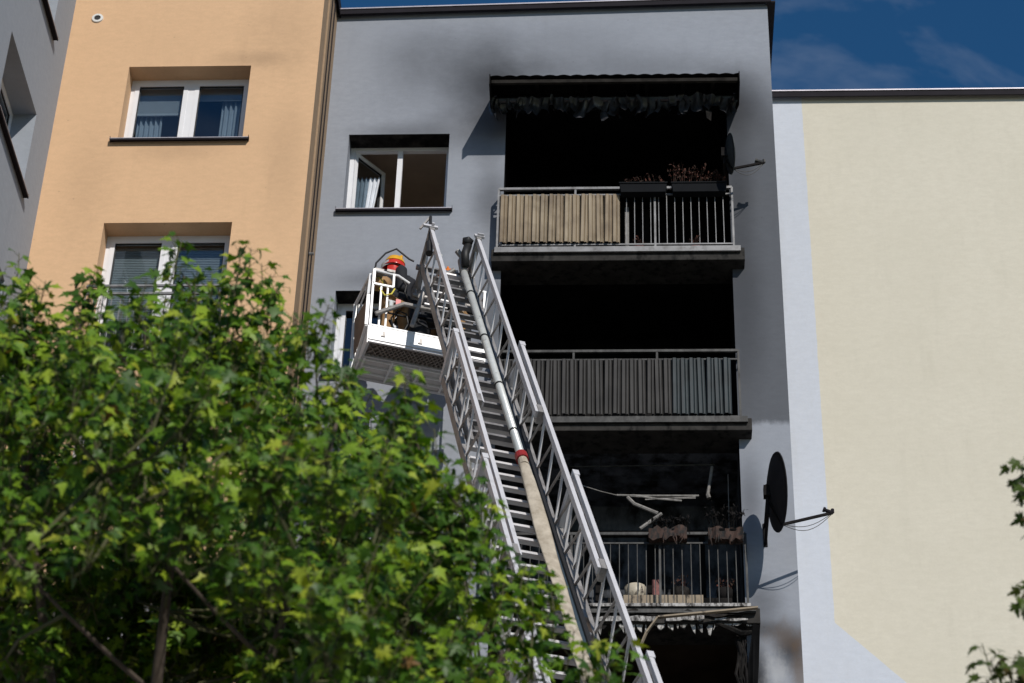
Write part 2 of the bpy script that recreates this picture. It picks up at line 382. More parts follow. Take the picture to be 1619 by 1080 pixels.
# ------------------------------------------------------------------ buildings
def wall_sheet(mb, xs, zs, holes, y0, y1, ztop=None):
    """a wall of thickness y1-y0 facing -y with rectangular holes and their reveals; local coords x, y, z"""
    X = sorted(set([round(v, 4) for v in xs]+[round(h[i], 4) for h in holes for i in (0, 1)]))
    Z = sorted(set([round(v, 4) for v in zs]+[round(h[i], 4) for h in holes for i in (2, 3)]))
    inh = lambda x, z: any(h[0] < x < h[1] and h[2] < z < h[3] for h in holes)
    zt = lambda x, z: (ztop(x) if (ztop and z == Z[-1]) else z)
    for i in range(len(X)-1):
        for j in range(len(Z)-1):
            if inh((X[i]+X[i+1])/2, (Z[j]+Z[j+1])/2): continue
            a, b, c, d = X[i], X[i+1], Z[j], Z[j+1]
            mb.add([(a, y0, c), (b, y0, c), (b, y0, zt(b, d)), (a, y0, zt(a, d))], [(0, 1, 2, 3)])
            mb.add([(a, y1, c), (b, y1, c), (b, y1, zt(b, d)), (a, y1, zt(a, d))], [(3, 2, 1, 0)])
    for (a, b, c, d) in holes:
        mb.add([(a, y0, c), (b, y0, c), (b, y1, c), (a, y1, c)], [(0, 1, 2, 3)])
        mb.add([(a, y0, d), (b, y0, d), (b, y1, d), (a, y1, d)], [(3, 2, 1, 0)])
        mb.add([(a, y0, c), (a, y1, c), (a, y1, d), (a, y0, d)], [(0, 1, 2, 3)])
        mb.add([(b, y0, c), (b, y1, c), (b, y1, d), (b, y0, d)], [(3, 2, 1, 0)])

def window(bld, loc, rotz, w, h, rev, sashes, wallmat, room=M_room, sill=True, style='plain', open_left=False, mull=.15, label=None, sillmat=None, glass=True):
    """local coords: x along the wall, y into the wall (0 = outer face), z up"""
    fr = MB(); F = .055; y0, y1 = rev, rev+.07
    fr.box((0, y0, 0), (F, y1, h)); fr.box((w-F, y0, 0), (w, y1, h)); fr.box((F, y0, h-F), (w-F, y1, h)); fr.box((F, y0, 0), (w-F, y1, F))
    n = len(sashes); cell = (w-2*F)/n
    for i in range(1, n): fr.box((F+i*cell-mull*.22, y0-.004, F), (F+i*cell+mull*.22, y1-.002, h-F))
    wo = fr.build('window', M_pvc, bld, local=True); wo.location = Vector(loc)-org(bld); wo.rotation_euler = (0, 0, rotz)
    if label: wo['label'] = label
    for i, st in enumerate(sashes):
        xa = F+i*cell+(mull*.22 if i else 0); xb = F+(i+1)*cell-(mull*.22 if i < n-1 else 0)
        if st == 'none': continue
        S = .06; sm = MB(); w2 = xb-xa; hh = h-2*F
        sm.box((0, -.022, 0), (S, .04, hh)); sm.box((w2-S, -.022, 0), (w2, .04, hh)); sm.box((S, -.022, hh-S), (w2-S, .04, hh)); sm.box((S, -.022, 0), (w2-S, .04, S))
        so_ = sm.build('sash', M_pvc, wo, local=True); so_.location = (xa, y0+.012, F)
        gk = MB(); g = .012
        gk.box((S, -.008, S), (w2-S, .012, S+g)).box((S, -.008, hh-S-g), (w2-S, .012, hh-S)).box((S, -.008, S+g), (S+g, .012, hh-S-g)).box((w2-S-g, -.008, S+g), (w2-S, .012, hh-S-g))
        k = gk.build('gasket', M_gasket, wo, local=True); k.location = so_.location
        pn = MB().box((S, .002, S), (w2-S, .006, hh-S)).build('pane', M_glass, wo, local=True); pn.location = so_.location
        if st == 'open':
            for q in (so_, k, pn): q.rotation_euler = (0, 0, R(52))
    if sill:
        sl = MB(); sl.poly([(-.085, -.06, -.035), (-.085, rev, .012), (w+.085, rev, .012), (w+.085, -.06, -.035)], (0, 0, .012))
        sl.box((-.085, -.070, -.055), (w+.085, -.06, -.024)); sl.box((-.089, -.066, -.04), (-.085, rev, .02)); sl.box((w+.085, -.066, -.04), (w+.089, rev, .02))
        sl.build('sill', sillmat or M_darkmetal, wo, local=True)
        MB().box((-.085, -.074, -.030), (w+.085, -.0705, -.018)).build('sill_lit_edge', M_paleflash, wo, local=True)  # pale strip: the sunlit edge of the lip put in as colour
    # room behind
    ra, rb, rd = -.28, w+.55, 2.6; zf, zc = -.85, h+.30; rr = MB(); ya = rev+.075
    rr.add([(ra, rd, zf), (rb, rd, zf), (rb, rd, zc), (ra, rd, zc)], [(0, 1, 2, 3)])
    rr.add([(ra, ya, zf), (ra, rd, zf), (ra, rd, zc), (ra, ya, zc)], [(0, 1, 2, 3)]); rr.add([(rb, ya, zf), (rb, rd, zf), (rb, rd, zc), (rb, ya, zc)], [(0, 1, 2, 3)])
    rr.add([(ra, ya, zc), (rb, ya, zc), (rb, rd, zc), (ra, rd, zc)], [(0, 1, 2, 3)]); rr.add([(ra, ya, zf), (rb, ya, zf), (rb, rd, zf), (ra, rd, zf)], [(0, 1, 2, 3)])
    for a, b in ((ra, 0), (w, rb)): rr.add([(a, ya, zf), (b, ya, zf), (b, ya, zc), (a, ya, zc)], [(0, 1, 2, 3)])
    rr.add([(0, ya, h), (w, ya, h), (w, ya, zc), (0, ya, zc)], [(0, 1, 2, 3)]); rr.add([(0, ya, zf), (w, ya, zf), (w, ya, 0), (0, ya, 0)], [(0, 1, 2, 3)])
    rr.build('room', room, wo, local=True)
    return wo, cell, F
def curtain(wo, x0, x1, z0, z1, y, mat=M_curtain, folds=8, amp=.03, taper=0):
    m = MB(); N = folds*6; vs = []
    for j, z in enumerate((z0, z1)):
        for i in range(N+1):
            t = i/N; xx = x0+(x1-x0)*t
            if j == 0 and taper: xx = x0+(x1-x0)*t*(1-taper)
            vs.append((xx, y+amp*math.sin(t*folds*2*math.pi), z))
    m.add(vs, [(i, i+1, N+2+i, N+1+i) for i in range(N)])
    return m.build('curtain', mat, wo, smooth=True, local=True)
def slat_blind(wo, x0, x1, z0, z1, y):
    src = None; z = z1; 
    m = MB().box((x0, y-.0135, 0), (x1, y+.0135, .003)); src = m.build('blind_slat', M_blind, wo, local=True); src.rotation_euler = (R(72), 0, 0); src.location = (0, y*(1-math.cos(R(72))), z1-y*math.sin(R(72)))
    k = 1
    while z1-k*.027 > z0:
        c = dup(src, wo, (0, 0, -k*.027)); k += 1

Y0, YO, YC, XW = 24.5, 23.3, 25.7, -7.48
# ---- burnt gray block
gray = empty('apartment_building', (-1, Y0, 0), 'gray plastered block with soot stains and burnt black loggias', 'apartment building')
WZ = [(23.46-2.69*i-1.34, 23.46-2.69*i) for i in range(7)]
WX = (-3.77, -2.40)
LX0, LX1 = -1.64, 1.35
holes = [(WX[0], WX[1], a, b) for a, b in WZ if a > 1]+[(LX0, LX1, 2.0, 23.98)]
m = MB(); zt = lambda x: 25.69+(x+4.08)/6.06*.15
wall_sheet(m, [-4.09, 1.98], [0, 25.7], holes, Y0, Y0+.30, zt)
m.add([(1.98, Y0, 0), (1.98, Y0+9, 0), (1.98, Y0+9, 25.8), (1.98, Y0, 25.84)], [(0, 1, 2, 3)])
m.add([(-4.09, Y0, 25.6), (1.98, Y0, 25.6), (1.98, Y0+9, 25.6), (-4.09, Y0+9, 25.6)], [(0, 1, 2, 3)])
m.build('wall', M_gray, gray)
m = MB(); m.bar((-4.07, Y0+.11, 25.745), (2.03, Y0+.11, 25.895), .43, .02, (0, 0, 1)); m.build('roof_cap', M_paleflash, gray)
m = MB(); m.bar((-4.07, Y0-.075, 25.69), (2.03, Y0-.075, 25.84), .03, .075, (0, 0, 1)); m.bar((2.03, Y0-.07, 25.82), (2.03, Y0+8, 25.80), .12, .03); m.build('fascia_shade', M_darkmetal, gray)  # fascia kept near-black to paint the shadow below the cap
# loggia interior
m = MB(); yb = Y0+1.5; a, b = LX0-.001, LX1+.001
def loggia(z0, z1, mat):
    q = MB(); y0 = Y0+.30
    q.add([(a, yb, z0), (b, yb, z0), (b, yb, z1), (a, yb, z1)], [(0, 1, 2, 3)])
    q.add([(a, y0, z0), (a, yb, z0), (a, yb, z1), (a, y0, z1)], [(0, 1, 2, 3)]); q.add([(b, y0, z0), (b, yb, z0), (b, yb, z1), (b, y0, z1)], [(0, 1, 2, 3)])
    q.add([(a, y0, z1), (b, y0, z1), (b, yb, z1), (a, yb, z1)], [(0, 1, 2, 3)])
    return q.build('loggia_lining', mat, gray)
# soot coats the reveals of the opening, 3 mm proud of the plaster
def reveal(z0, z1, mat):
    t = .003; q = MB()
    q.add([(LX1-t, Y0+.004, z0), (LX1-t, Y0+.30, z0), (LX1-t, Y0+.30, z1), (LX1-t, Y0+.004, z1)], [(0, 1, 2, 3)])
    q.build('sooty_reveal', mat, gray); q = MB()
    q.add([(LX0+t, Y0+.004, z0), (LX0+t, Y0+.30, z0), (LX0+t, Y0+.30, z1), (LX0+t, Y0+.004, z1)], [(0, 1, 2, 3)])
    q.build('sooty_reveal', mat, gray)
SL = [(21.08, 21.28), (18.42, 18.60), (15.72, 15.92), (13.05, 13.25), (10.35, 10.55), (7.65, 7.85), (4.95, 5.15)]
tops = [23.975, SL[0][0]-.004, SL[1][0]-.004, SL[2][0]-.004, SL[3][0]-.004, SL[4][0]-.004, SL[5][0]-.004]
lm = [M_soot, M_soot, M_loggia3, M_loggia4, M_loggia3, M_loggia3, M_loggia3]
for i in range(7):
    loggia(SL[i][1]+.004, tops[i], lm[i])
    reveal(SL[i][1]+.004, tops[i], M_soot if i < 3 else M_soot2)
MB().add([(LX0, Y0+.004, 23.975), (LX1, Y0+.004, 23.975), (LX1, Y0+.30, 23.975), (LX0, Y0+.30, 23.975)], [(0, 1, 2, 3)]).build('sooty_soffit', M_soot, gray)
# a balcony door and window in the back wall of each burnt loggia
for i, mt in ((0, M_char), (1, M_char), (2, M_char), (3, M_soot2)):
    z = SL[i][1]; q = MB(); y = yb-.03
    for (xa, xb, za, zb) in ((-1.3, -.5, z+.05, z+2.1), (-.42, .95, z+.8, z+2.1)):
        for r_ in ((xa, xa+.07, za, zb), (xb-.07, xb, za, zb), (xa, xb, zb-.07, zb), (xa, xb, za, za+.07), ((xa+xb)/2-.04, (xa+xb)/2+.04, za, zb)): q.box((r_[0], y-.02, r_[2]), (r_[1], y+.028, r_[3]))
    q.build('burnt_window_frame', mt, gray)
# ---- balconies
def corrugated(width, h, d=.032):
    m = MB(); p = [(0, .004), (.006, 0), (.016, -d), (width*.5, -d), (width*.5+.012, -d*.2), (width*.62, -d*.2), (width*.68, -d*.55), (width*.84, -d*.55), (width*.9, 0), (width-.004, .004)]
    vs = [(x, y, 0) for x, y in p]+[(x, y, h) for x, y in p]+[(x, y+.0015, 0) for x, y in p]+[(x, y+.0015, h) for x, y in p]
    n = len(p); m.add(vs, [(i, i+1, n+i+1, n+i) for i in range(n-1)]+[(2*n+i+1, 2*n+i, 3*n+i, 3*n+i+1) for i in range(n-1)]); return m
YR = 24.30
def balcony(idx, z0, z1, rail_z, mat_slab, mrail, label, panel=None, open_from=None):
    s = MB(); s.box((-1.76, 24.30, z0), (1.505, yb, z1)); s_o = s.build('balcony', mat_slab, gray, bevel=.008); s_o['label'] = label
    f = MB(); f.box((-1.72, 24.272, z1-.075), (1.455, 24.298, z1+.012)); f.box((-1.72, 24.255, z1-.085), (1.455, 24.272, z1-.062)); f.build('drip_flashing', M_railgray if idx == 0 else M_railsoot, s_o)
    rt, rs, rb = rail_z
    for nm, zz, rr in (('top_rail', rt, .018), ('upper_rail', rs, .010), ('bottom_rail', rb, .010)):
        t = MB(); t.bar((-1.69, YR, zz), (1.37, YR, zz), rr*2, rr*2); t.bar((-1.69, YR, zz), (-1.69, Y0+.05, zz), rr*1.6, rr*1.6); t.bar((1.37, YR, zz), (1.37, Y0+.05, zz), rr*1.6, rr*1.6)
        t.build(nm, mrail, s_o)
    p = MB().box((-.013, YR-.013, z1), (.013, YR+.013, rt)).build('post', mrail, s_o, local=True)
    ox = org(s_o); p.location = Vector((-1.69, 0, 0))-ox
    for x in (-.68, .36, 1.37): dup(p, s_o, (x+1.69, 0, 0))
    b = MB().box((-.0045, YR-.0045, rb), (.0045, YR+.0045, rs)).build('baluster', mrail, s_o, local=True); b.location = Vector((-1.585, 0, 0))-ox
    x = -1.585; k = 1
    while x+.105*k < 1.33:
        xx = x+.105*k
        if abs(xx+.68) > .03 and abs(xx-.36) > .03: dup(b, s_o, (.105*k, 0, 0))
        k += 1
    if panel:
        x0, x1, mat = panel; W = .105; n = int((x1-x0)/W)
        pm = corrugated(W, rs-rb-.04).build('corrugated_panel', mat, s_o, local=True); pm.location = Vector((x0, YR-.02, rb+.02))-ox
        rg = random.Random(idx)
        for i in range(1, n):
            c = dup(pm, s_o, (W*i, rg.uniform(-.004, .004), rg.uniform(-.006, .004)))
            c.rotation_euler = (0, rg.uniform(-.012, .012), 0)
            if idx == 1 and i >= n-7: c.data = PT
        return s_o, pm
    return s_o, None
tmp = corrugated(.105, 19.49-18.61-.04); tp = tmp.build('corrugated_panel', M_panel_teal, None, local=True); PT = tp.data; bpy.data.objects.remove(tp)
bal1, _ = balcony(0, *SL[0], (22.29, 22.18, 21.34), M_sootslab, M_railgray, 'top balcony with tan corrugated panels on its left half', (-1.67, -.03, M_panel_tan))
bal2, _ = balcony(1, *SL[1], (19.62, 19.49, 18.62), M_sootslab, M_railsoot, 'middle balcony fully clad in sooty corrugated panels', (-1.67, 1.36, M_panel_soot))
bal3, _ = balcony(2, *SL[2], (16.93, 16.80, 15.97), M_sootslab, M_railsoot, 'burnt balcony with bare balusters and melted planters')
for i in range(3, 7): balcony(i, *SL[i], (SL[i][1]+1.0, SL[i][1]+.88, SL[i][1]+.05), M_sootslab, M_railgray, 'lower balcony with plain balusters')
# scorched foam fringe under the third slab
rg = random.Random(5)
x = -.9
while x < 1.42:
    w_ = rg.choice((.008, .012, .018, .03, .045)); yq = 24.305+rg.uniform(0, .03)
    L = rg.uniform(.03, .15) if x < 1.0 else rg.uniform(.01, .04); z0 = 15.722; tip = rg.uniform(-.02, .02); q = MB()
    q.poly([(x-w_, yq, z0), (x+w_, yq, z0), (x+w_*rg.uniform(.5, 1.1), yq, z0-L*.45), (x+tip+w_*.3, yq, z0-L), (x+tip-w_*.2, yq, z0-L*rg.uniform(.8, 1)), (x-w_*rg.uniform(.3, 1), yq, z0-L*.5)], (0, rg.uniform(.01, .03), 0))
    q.build('foam_fringe', M_foam if rg.random() < .85 else M_char, bal3)
    x += w_+rg.choice((.004, .01, .02, .05))+rg.uniform(0, .02)
def ragged(x0, x1, z0, z1, y, mat, name, n=9, amp=.015):
    a = [(x0+(x1-x0)*i/n, y, z1+rg.uniform(-amp, amp)) for i in range(n+1)]; b = [(x1-(x1-x0)*i/n, y, z0+rg.uniform(-amp, amp)) for i in range(n+1)]
    return MB().poly(a+b, (0, .018, 0)).build(name, mat, bal3)
ragged(-.35, .30, 15.735, 15.79, 24.262, M_foam, 'peeling_plaster'); ragged(.42, .86, 15.74, 15.80, 24.262, M_foam, 'peeling_plaster'); ragged(.98, 1.36, 15.735, 15.765, 24.262, M_foam, 'peeling_plaster', 6, .01)
ragged(-.3, .1, 15.84, 15.88, 24.262, M_soot2, 'peeling_plaster'); ragged(.2, 1.3, 15.80, 15.87, 24.27, M_soot2, 'peeling_plaster', 14, .02)
q = MB(); q.box((-.45, 24.245, 15.915), (1.4, 24.262, 15.955)); q.build('ashen_edge_strip', M_foam, bal3)
# gray windows
for k, (z0_, z1_) in enumerate(WZ[:6]):
    if z0_ < 2: continue
    wo, cell, F = window(gray, (WX[0], Y0, z0_), 0, WX[1]-WX[0], z1_-z0_, .28, ['open', 'none'] if k == 0 else ['shut', 'shut'], M_gray, M_roombrown if k == 0 else M_roomdark,
                         label='window with its left sash swung open inwards' if k == 0 else None, mull=.16)
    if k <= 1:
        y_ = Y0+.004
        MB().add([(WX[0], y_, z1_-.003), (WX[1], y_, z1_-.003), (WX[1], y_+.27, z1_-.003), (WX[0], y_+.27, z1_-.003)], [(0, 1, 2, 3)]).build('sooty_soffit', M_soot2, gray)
    if k == 0: curtain(wo, .05, .40, .03, 1.0, .52, folds=6, amp=.02, taper=.3)
# ---- canopy over the top loggia
CY0, CZ0, CZ1 = 23.70, 23.73, 24.13
can = MB(); N = 120; vs = []
x0c, x1c = -1.83, 1.50
for i in range(N+1):
    x = x0c+(x1c-x0c)*i/N; dz = .022*abs(math.sin((x-x0c)/.18*math.pi))
    vs += [(x, CY0-.03, CZ0+dz), (x, Y0-.004, CZ1+dz), (x, CY0-.03, CZ0+dz-.004), (x, Y0-.004, CZ1+dz-.004)]
fs = []
for i in range(N): b_ = i*4; fs += [(b_, b_+4, b_+5, b_+1), (b_+2, b_+3, b_+7, b_+6), (b_, b_+2, b_+6, b_+4)]
can.add(vs, fs); co = can.build('canopy', M_char, gray); co['label'] = 'charred corrugated canopy over the top loggia'
q = MB(); q.box((x0c+.03, CY0+.005, CZ0-.085), (x1c-.03, CY0+.05, CZ0-.03)); q.build('front_beam', M_beam, co)
q = MB(); q.box((x0c+.05, Y0-.06, CZ1-.10), (x1c-.05, Y0-.006, CZ1-.02)); q.build('wall_batten', M_char, co)
for x in (x0c+.0, x1c-.012):
    q = MB(); q.poly([(x, CY0-.03, CZ0+.05), (x, CY0-.03, CZ0-.13), (x, CY0+.35, 23.52), (x, Y0-.004, CZ1-.28), (x, Y0-.004, CZ1+.05)], (.012, 0, 0)); q.build('side_sheet', M_char, co)
rf = MB().bar((0, CY0+.05, CZ0-.045), (0, Y0-.06, CZ1-.06), .045, .06).build('rafter', M_char, co, local=True); rf.location = Vector((-1.2, 0, 0))-org(co)
for x in (-.55, .15, .27, .75, 1.15): dup(rf, co, (x+1.2, 0, 0))
q = MB(); q.tube([(x0c+.1, 24.12, 23.70), (x1c-.06, 24.12, 23.70)], .045, 10); q.build('awning_roller', M_fabric, co)
rg = random.Random(11)
variants = []
for v in range(5):
    q = MB(); w_ = .15; h_ = .27; n = 7; r_ = random.Random(v+40); vs = []; sk = r_.uniform(-.02, .08)
    for j in range(5):
        tz = j/4
        for i in range(n):
            t = i/(n-1); vs.append(((t-.5)*w_-sk*tz+.012*math.sin(tz*5+v), .03*math.sin(t*math.pi*2+v)+.05*math.sin(tz*math.pi), -h_*tz*(1-.14*math.sin(t*5+v*2))))
    q.add(vs, [(j*n+i, j*n+i+1, (j+1)*n+i+1, (j+1)*n+i) for j in range(4) for i in range(n-1)])
    variants.append(q)
x = x0c+.06; k = 0; src = []
while x < x1c-.05:
    v = rg.randrange(5); o = variants[v].build('fabric_strip', M_fabric, co, smooth=True, local=True) if v not in [s_[0] for s_ in src] else None
    if o: src.append((v, o))
    else: o = dup([s_[1] for s_ in src if s_[0] == v][0], co)
    o.location = Vector((x, 24.07+rg.uniform(-.05, .05), 23.685+.02*math.sin(x*2.3)+rg.uniform(-.025, .02)))-org(co); o.rotation_euler = (rg.uniform(-.15, .1), rg.uniform(-.22, .22), rg.uniform(-.95, .95)); o.scale = (rg.uniform(.8, 1.2), 1, rg.uniform(.7, 1.15))
    x += rg.uniform(.05, .12)
q = MB(); q.poly([(1.05, 24.03, 23.42), (1.13, 24.05, 23.42), (1.12, 24.06, 23.25), (1.06, 24.02, 23.27)], (0, .01, 0)); q.build('hanging_scrap', M_soot2, co)

# ---- orange block
orange = empty('apartment_building', (-5.8, YO, 0), 'orange plastered block with white double windows, left of the burnt gray block', 'apartment building')
OW = [(22.33-2.69*i, 23.63-2.69*i) for i in range(8)]
OX = (-6.60, -4.97); oh = []
for i, (a_, b_) in enumerate(OW):
    if i == 1: a_ = b_-2.15
    oh.append((OX[0], OX[1], a_, b_))
oh = [h for h in oh if h[2] > 1]
m = MB(); wall_sheet(m, [XW, -4.08], [0, 25.80], oh, YO, YO+.30)
m.add([(XW, YO, 25.7), (-4.08, YO, 25.7), (-4.08, YO+9, 25.7), (XW, YO+9, 25.7)], [(0, 1, 2, 3)])
m.build('wall', M_orange, orange)
M_side = plaster('orange_plaster_shaded', (.33, .235, .155), .08)  # orange plaster darkened: the side face's weaker sunlight put into the colour
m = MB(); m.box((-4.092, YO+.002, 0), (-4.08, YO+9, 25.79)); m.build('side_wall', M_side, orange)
m = MB(); m.box((XW, YO-.08, 25.80), (-4.03, YO+.25, 25.84)); m.box((-4.2, YO+.25, 25.80), (-4.03, YO+9, 25.84)); m.box((-4.045, YO-.08, 25.66), (-4.03, YO+9, 25.80)); m.box((XW, YO-.08, 25.68), (-4.045, YO-.065, 25.80)); m.build('roof_cap', M_darkmetal, orange)
for dx, nm in ((.62, 'conductor_wire'), (.86, 'conductor_wire')):
    MB().tube([(-4.068, YO+dx, 0), (-4.068, YO+dx, 25.7)], .008, 5).build(nm, M_darkmetal, orange)
MB().box((-4.08, YO+.35, 0), (-4.055, YO+.40, 25.66)).build('joint_strip', M_side, orange)
q = MB(); q.tube([(-4.06, YO+.6, 20.9), (-4.0, YO+.6, 20.9)], .02, 6); q.build('clamp', M_railgray, orange)
vt = MB(); vt.lathe((-7.14, YO, 24.53), (0, -1, 0), [(.0, .006), (.045, .006), (.045, .02), (.075, .018), (.08, 0)], 20); vt.build('round_vent', M_blind, orange, smooth=False)
vt = MB(); vt.lathe((-7.14, YO, 24.53), (0, -1, 0), [(.0, .008), (.044, .0085)], 16); vt.build('vent_grille', M_gasket, orange)
for i, h in enumerate(oh):
    wo, cell, F = window(orange, (h[0], YO, h[2]), 0, h[1]-h[0], h[3]-h[2], .27, ['shut', 'shut'], M_orange, M_roomdark if i != 1 else M_room, mull=.2,
                         label=['window with half drawn roller blinds', 'balcony door pair with lowered slat blinds'][i] if i < 2 else None)
    H = h[3]-h[2]; W = h[1]-h[0]
    if i == 0:
        MB().box((.09, .38, H-.50), (W/2-.08, .39, H-.06)).build('roller_blind', M_blindlight, wo, local=True)
        MB().box((.09, .375, H-.535), (W/2-.08, .395, H-.50)).build('blind_bar', M_pvc, wo, local=True)
        MB().box((W/2+.08, .38, H-.28), (W-.09, .39, H-.06)).build('roller_blind', M_blindlight, wo, local=True)
        curtain(wo, .10, .42, .05, H-.1, .46, folds=5, amp=.03, taper=-.1)
        curtain(wo, W-.42, W-.08, .05, H-.1, .46, folds=5, amp=.03)
    elif i == 1:
        for xa, xb in ((.11, W/2-.10), (W/2+.10, W-.11)): slat_blind(wo, xa, xb, .85, H-.12, .385)
    else: curtain(wo, .1, W-.1, 0.05, H-.1, .5, folds=14, amp=.03)
# french balcony rail on the orange door
z_ = oh[1][2]; rl = MB(); 
for zz in (19.87, 19.75, z_+.1): rl.bar((OX[0]-.06, YO-.07, zz), (OX[1]+.08, YO-.07, zz), .03, .03)
for x in (OX[0]-.06, OX[1]+.08): rl.bar((x, YO-.07, 19.87), (x, YO, 19.87), .025, .025); rl.bar((x, YO-.07, z_+.1), (x, YO, z_+.1), .025, .025)
ro = rl.build('french_rail', M_railgray, orange)
b = MB().box((-.006, YO-.076, z_+.1), (.006, YO-.064, 19.75)).build('baluster', M_railgray, ro, local=True); b.location = Vector((OX[0]-.06, 0, 0))-org(ro)
for i in range(1, 17): dup(b, ro, (i*.1105, 0, 0))
# ---- gray wing at the left, at a right angle to the orange front
wing = empty('apartment_building', (XW, 18, 0), 'gray side wing seen edge-on, with deep slanting window reveals', 'apartment building')
YW = [(21.05, 22.56), (17.85, 19.36)]; zs0 = 20.85
wh = []
for (ya_, yb_) in YW:
    for k in range(-6, 2):
        zz = zs0+2.69*k
        if zz > 1.5: wh.append((ya_, yb_, zz, zz+1.27))
m = MB(); wall_sheet(m, [13.0, 23.295], [0, 25.8], wh, 0, .30)
m.add([(13, 0, 0), (13, 9, 0), (13, 9, 25.8), (13, 0, 25.8)], [(0, 1, 2, 3)]); m.add([(13, 0, 25.7), (23.3, 0, 25.7), (23.3, 9, 25.7), (13, 9, 25.7)], [(0, 1, 2, 3)])
m.v = [(XW-y, x, z) for x, y, z in m.v]
m.build('wall', M_wing, wing)
MB().box((XW-.3, 12.9, 25.81), (XW+.07, 23.28, 25.84)).build('roof_cap', M_darkmetal, wing)
for h in wh:
    if h[2] < 12: continue
    wo, cell, F = window(wing, (XW, h[0], h[2]), R(90), h[1]-h[0], h[3]-h[2], .30, ['shut', 'shut'], M_wing, M_roomdark)
# ---- cream block at the right
cream = empty('apartment_building', (6, YC, 0), 'windowless cream block edged with pale blue, right of the burnt block', 'apartment building')
m = MB(); m.box((1.5, YC, 0), (16, YC+9, 25.17)); m.build('wall', M_cream, cream)
m = MB(); m.box((1.99, YC-.10, 25.195), (16.05, YC+.3, 25.215)); m.build('roof_cap', M_paleflash, cream)
m = MB(); m.box((1.99, YC-.085, 25.10), (16.05, YC-.07, 25.19)); m.build('fascia_shade', M_darkmetal, cream)  # dark strip doubles as painted shadow under the cap

# ------------------------------------------------------------------ satellite dishes
def dish(name, label, c, dirv, rad, armlen, mat, wall_pt, mast_h):
    c = Vector(c); d = Vector(dirv).normalized()
    root = empty(name, c, label, 'satellite dish')
    bw = MB(); depth = rad*.2; prof = []
    for i in range(9): r = rad*i/8; prof.append((max(r, .001), depth*(i/8)**2-depth))
    prof.append((rad+.008, .004)); prof.append((rad, -.012))
    for i in range(8, -1, -1): r = rad*i/8; prof.append((max(r, .001), depth*(i/8)**2-depth-.006))
    bw.lathe(c, d, prof, 28); bw.build('reflector', mat, root, smooth=True)
    back = c-d*depth
    dn = (Vector((0, 0, -1))-d*Vector((0, 0, -1)).dot(d)).normalized()
    foot = c+dn*rad*.95; lnb = c+d*armlen+dn*rad*.62
    MB().bar(back+dn*rad*.3-d*.02, foot-d*.01, .03, .02).bar(foot, lnb, .025, .03).build('feed_arm', M_char, root)
    q = MB(); q.tube([lnb-d*.02, lnb+(c-lnb).normalized()*.09], [.03, .022], 10); q.tube([lnb+(c-lnb).normalized()*.09, lnb+(c-lnb).normalized()*.12], .032, 10); q.tube([lnb+Vector((0, 0, -.0)), lnb+Vector((0, 0, .05))], .02, 8); q.build('lnb', M_darkmetal if mat is M_dishburnt else M_railsoot, root)
    for s in (0, 1):
        pts = [lnb+(foot-lnb)*t+Vector((0, .01*s, -(.10+.05*s)*math.sin(math.pi*t))) for t in [i/10 for i in range(11)]]
        MB().tube(pts, .0045, 5).build('cable', M_black, root)
    wp = Vector(wall_pt); mp = Vector((back.x-.03, back.y, back.z))
    q = MB(); q.tube([mp+Vector((0, 0, .10)), mp+Vector((0, 0, -mast_h))], .02, 8)
    q.tube([mp+Vector((0, 0, -mast_h+.02)), (mp.x-.0, wp.y, mp.z-mast_h+.02)], .018, 8); q.tube([mp+Vector((0, 0, -.06)), (mp.x, wp.y, mp.z-.06)], .014, 8)
    q.box((mp.x-.025, wp.y-.012, mp.z-mast_h-.02), (mp.x+.025, wp.y-.001, mp.z-.02)); q.build('wall_bracket', M_char, root)
    q = MB(); q.box((mp.x-.04, mp.y-.05, mp.z-.07), (back.x+.02, mp.y+.05, mp.z+.07)); q.build('clamp', M_char, root)
    return root
dish('satellite_dish', 'small teal-black satellite dish beside the top balcony', at(1155, 243, 23.98), (.96, .12, .12), .27, .42, M_dish, (0, Y0, 0), .18)
dish('satellite_dish', 'large burnt black satellite dish low on the gray wall', at(1229, 778, 23.85), (.97, .15, .10), .47, .62, M_dishburnt, (0, Y0, 0), .32)

# ------------------------------------------------------------------ things on the balconies
def spray(mb, base, n, h, spread, r_, leafy=True):
    for _ in range(n):
        b0 = Vector((base[0]+r_.uniform(-1, 1)*spread, base[1]+r_.uniform(-.05, .05), base[2])); a = r_.uniform(-1, 1)*.5
        p = [b0, b0+Vector((a*.3*h, r_.uniform(-.3, .1)*h, h*.6)), b0+Vector((a*.8*h, r_.uniform(-.7, .1)*h, h*r_.uniform(.7, 1.1)))]
        mb.tube(p, [.004, .003, .002], 4)
        if leafy:
            for q_ in range(4):
                c = p[1]+(p[2]-p[1])*r_.random()+Vector((r_.uniform(-.02, .02), r_.uniform(-.02, .02), r_.uniform(-.02, .02))); s = r_.uniform(.018, .04)
                u_ = Vector((r_.uniform(-1, 1), r_.uniform(-1, 1), r_.uniform(-1, 1))).normalized(); v_ = u_.orthogonal().normalized()
                mb.add([c, c+u_*s+v_*s*.4, c+u_*s*1.6, c+u_*s-v_*s*.5+Vector((0, 0, .01))], [(0, 1, 2), (0, 2, 3)])
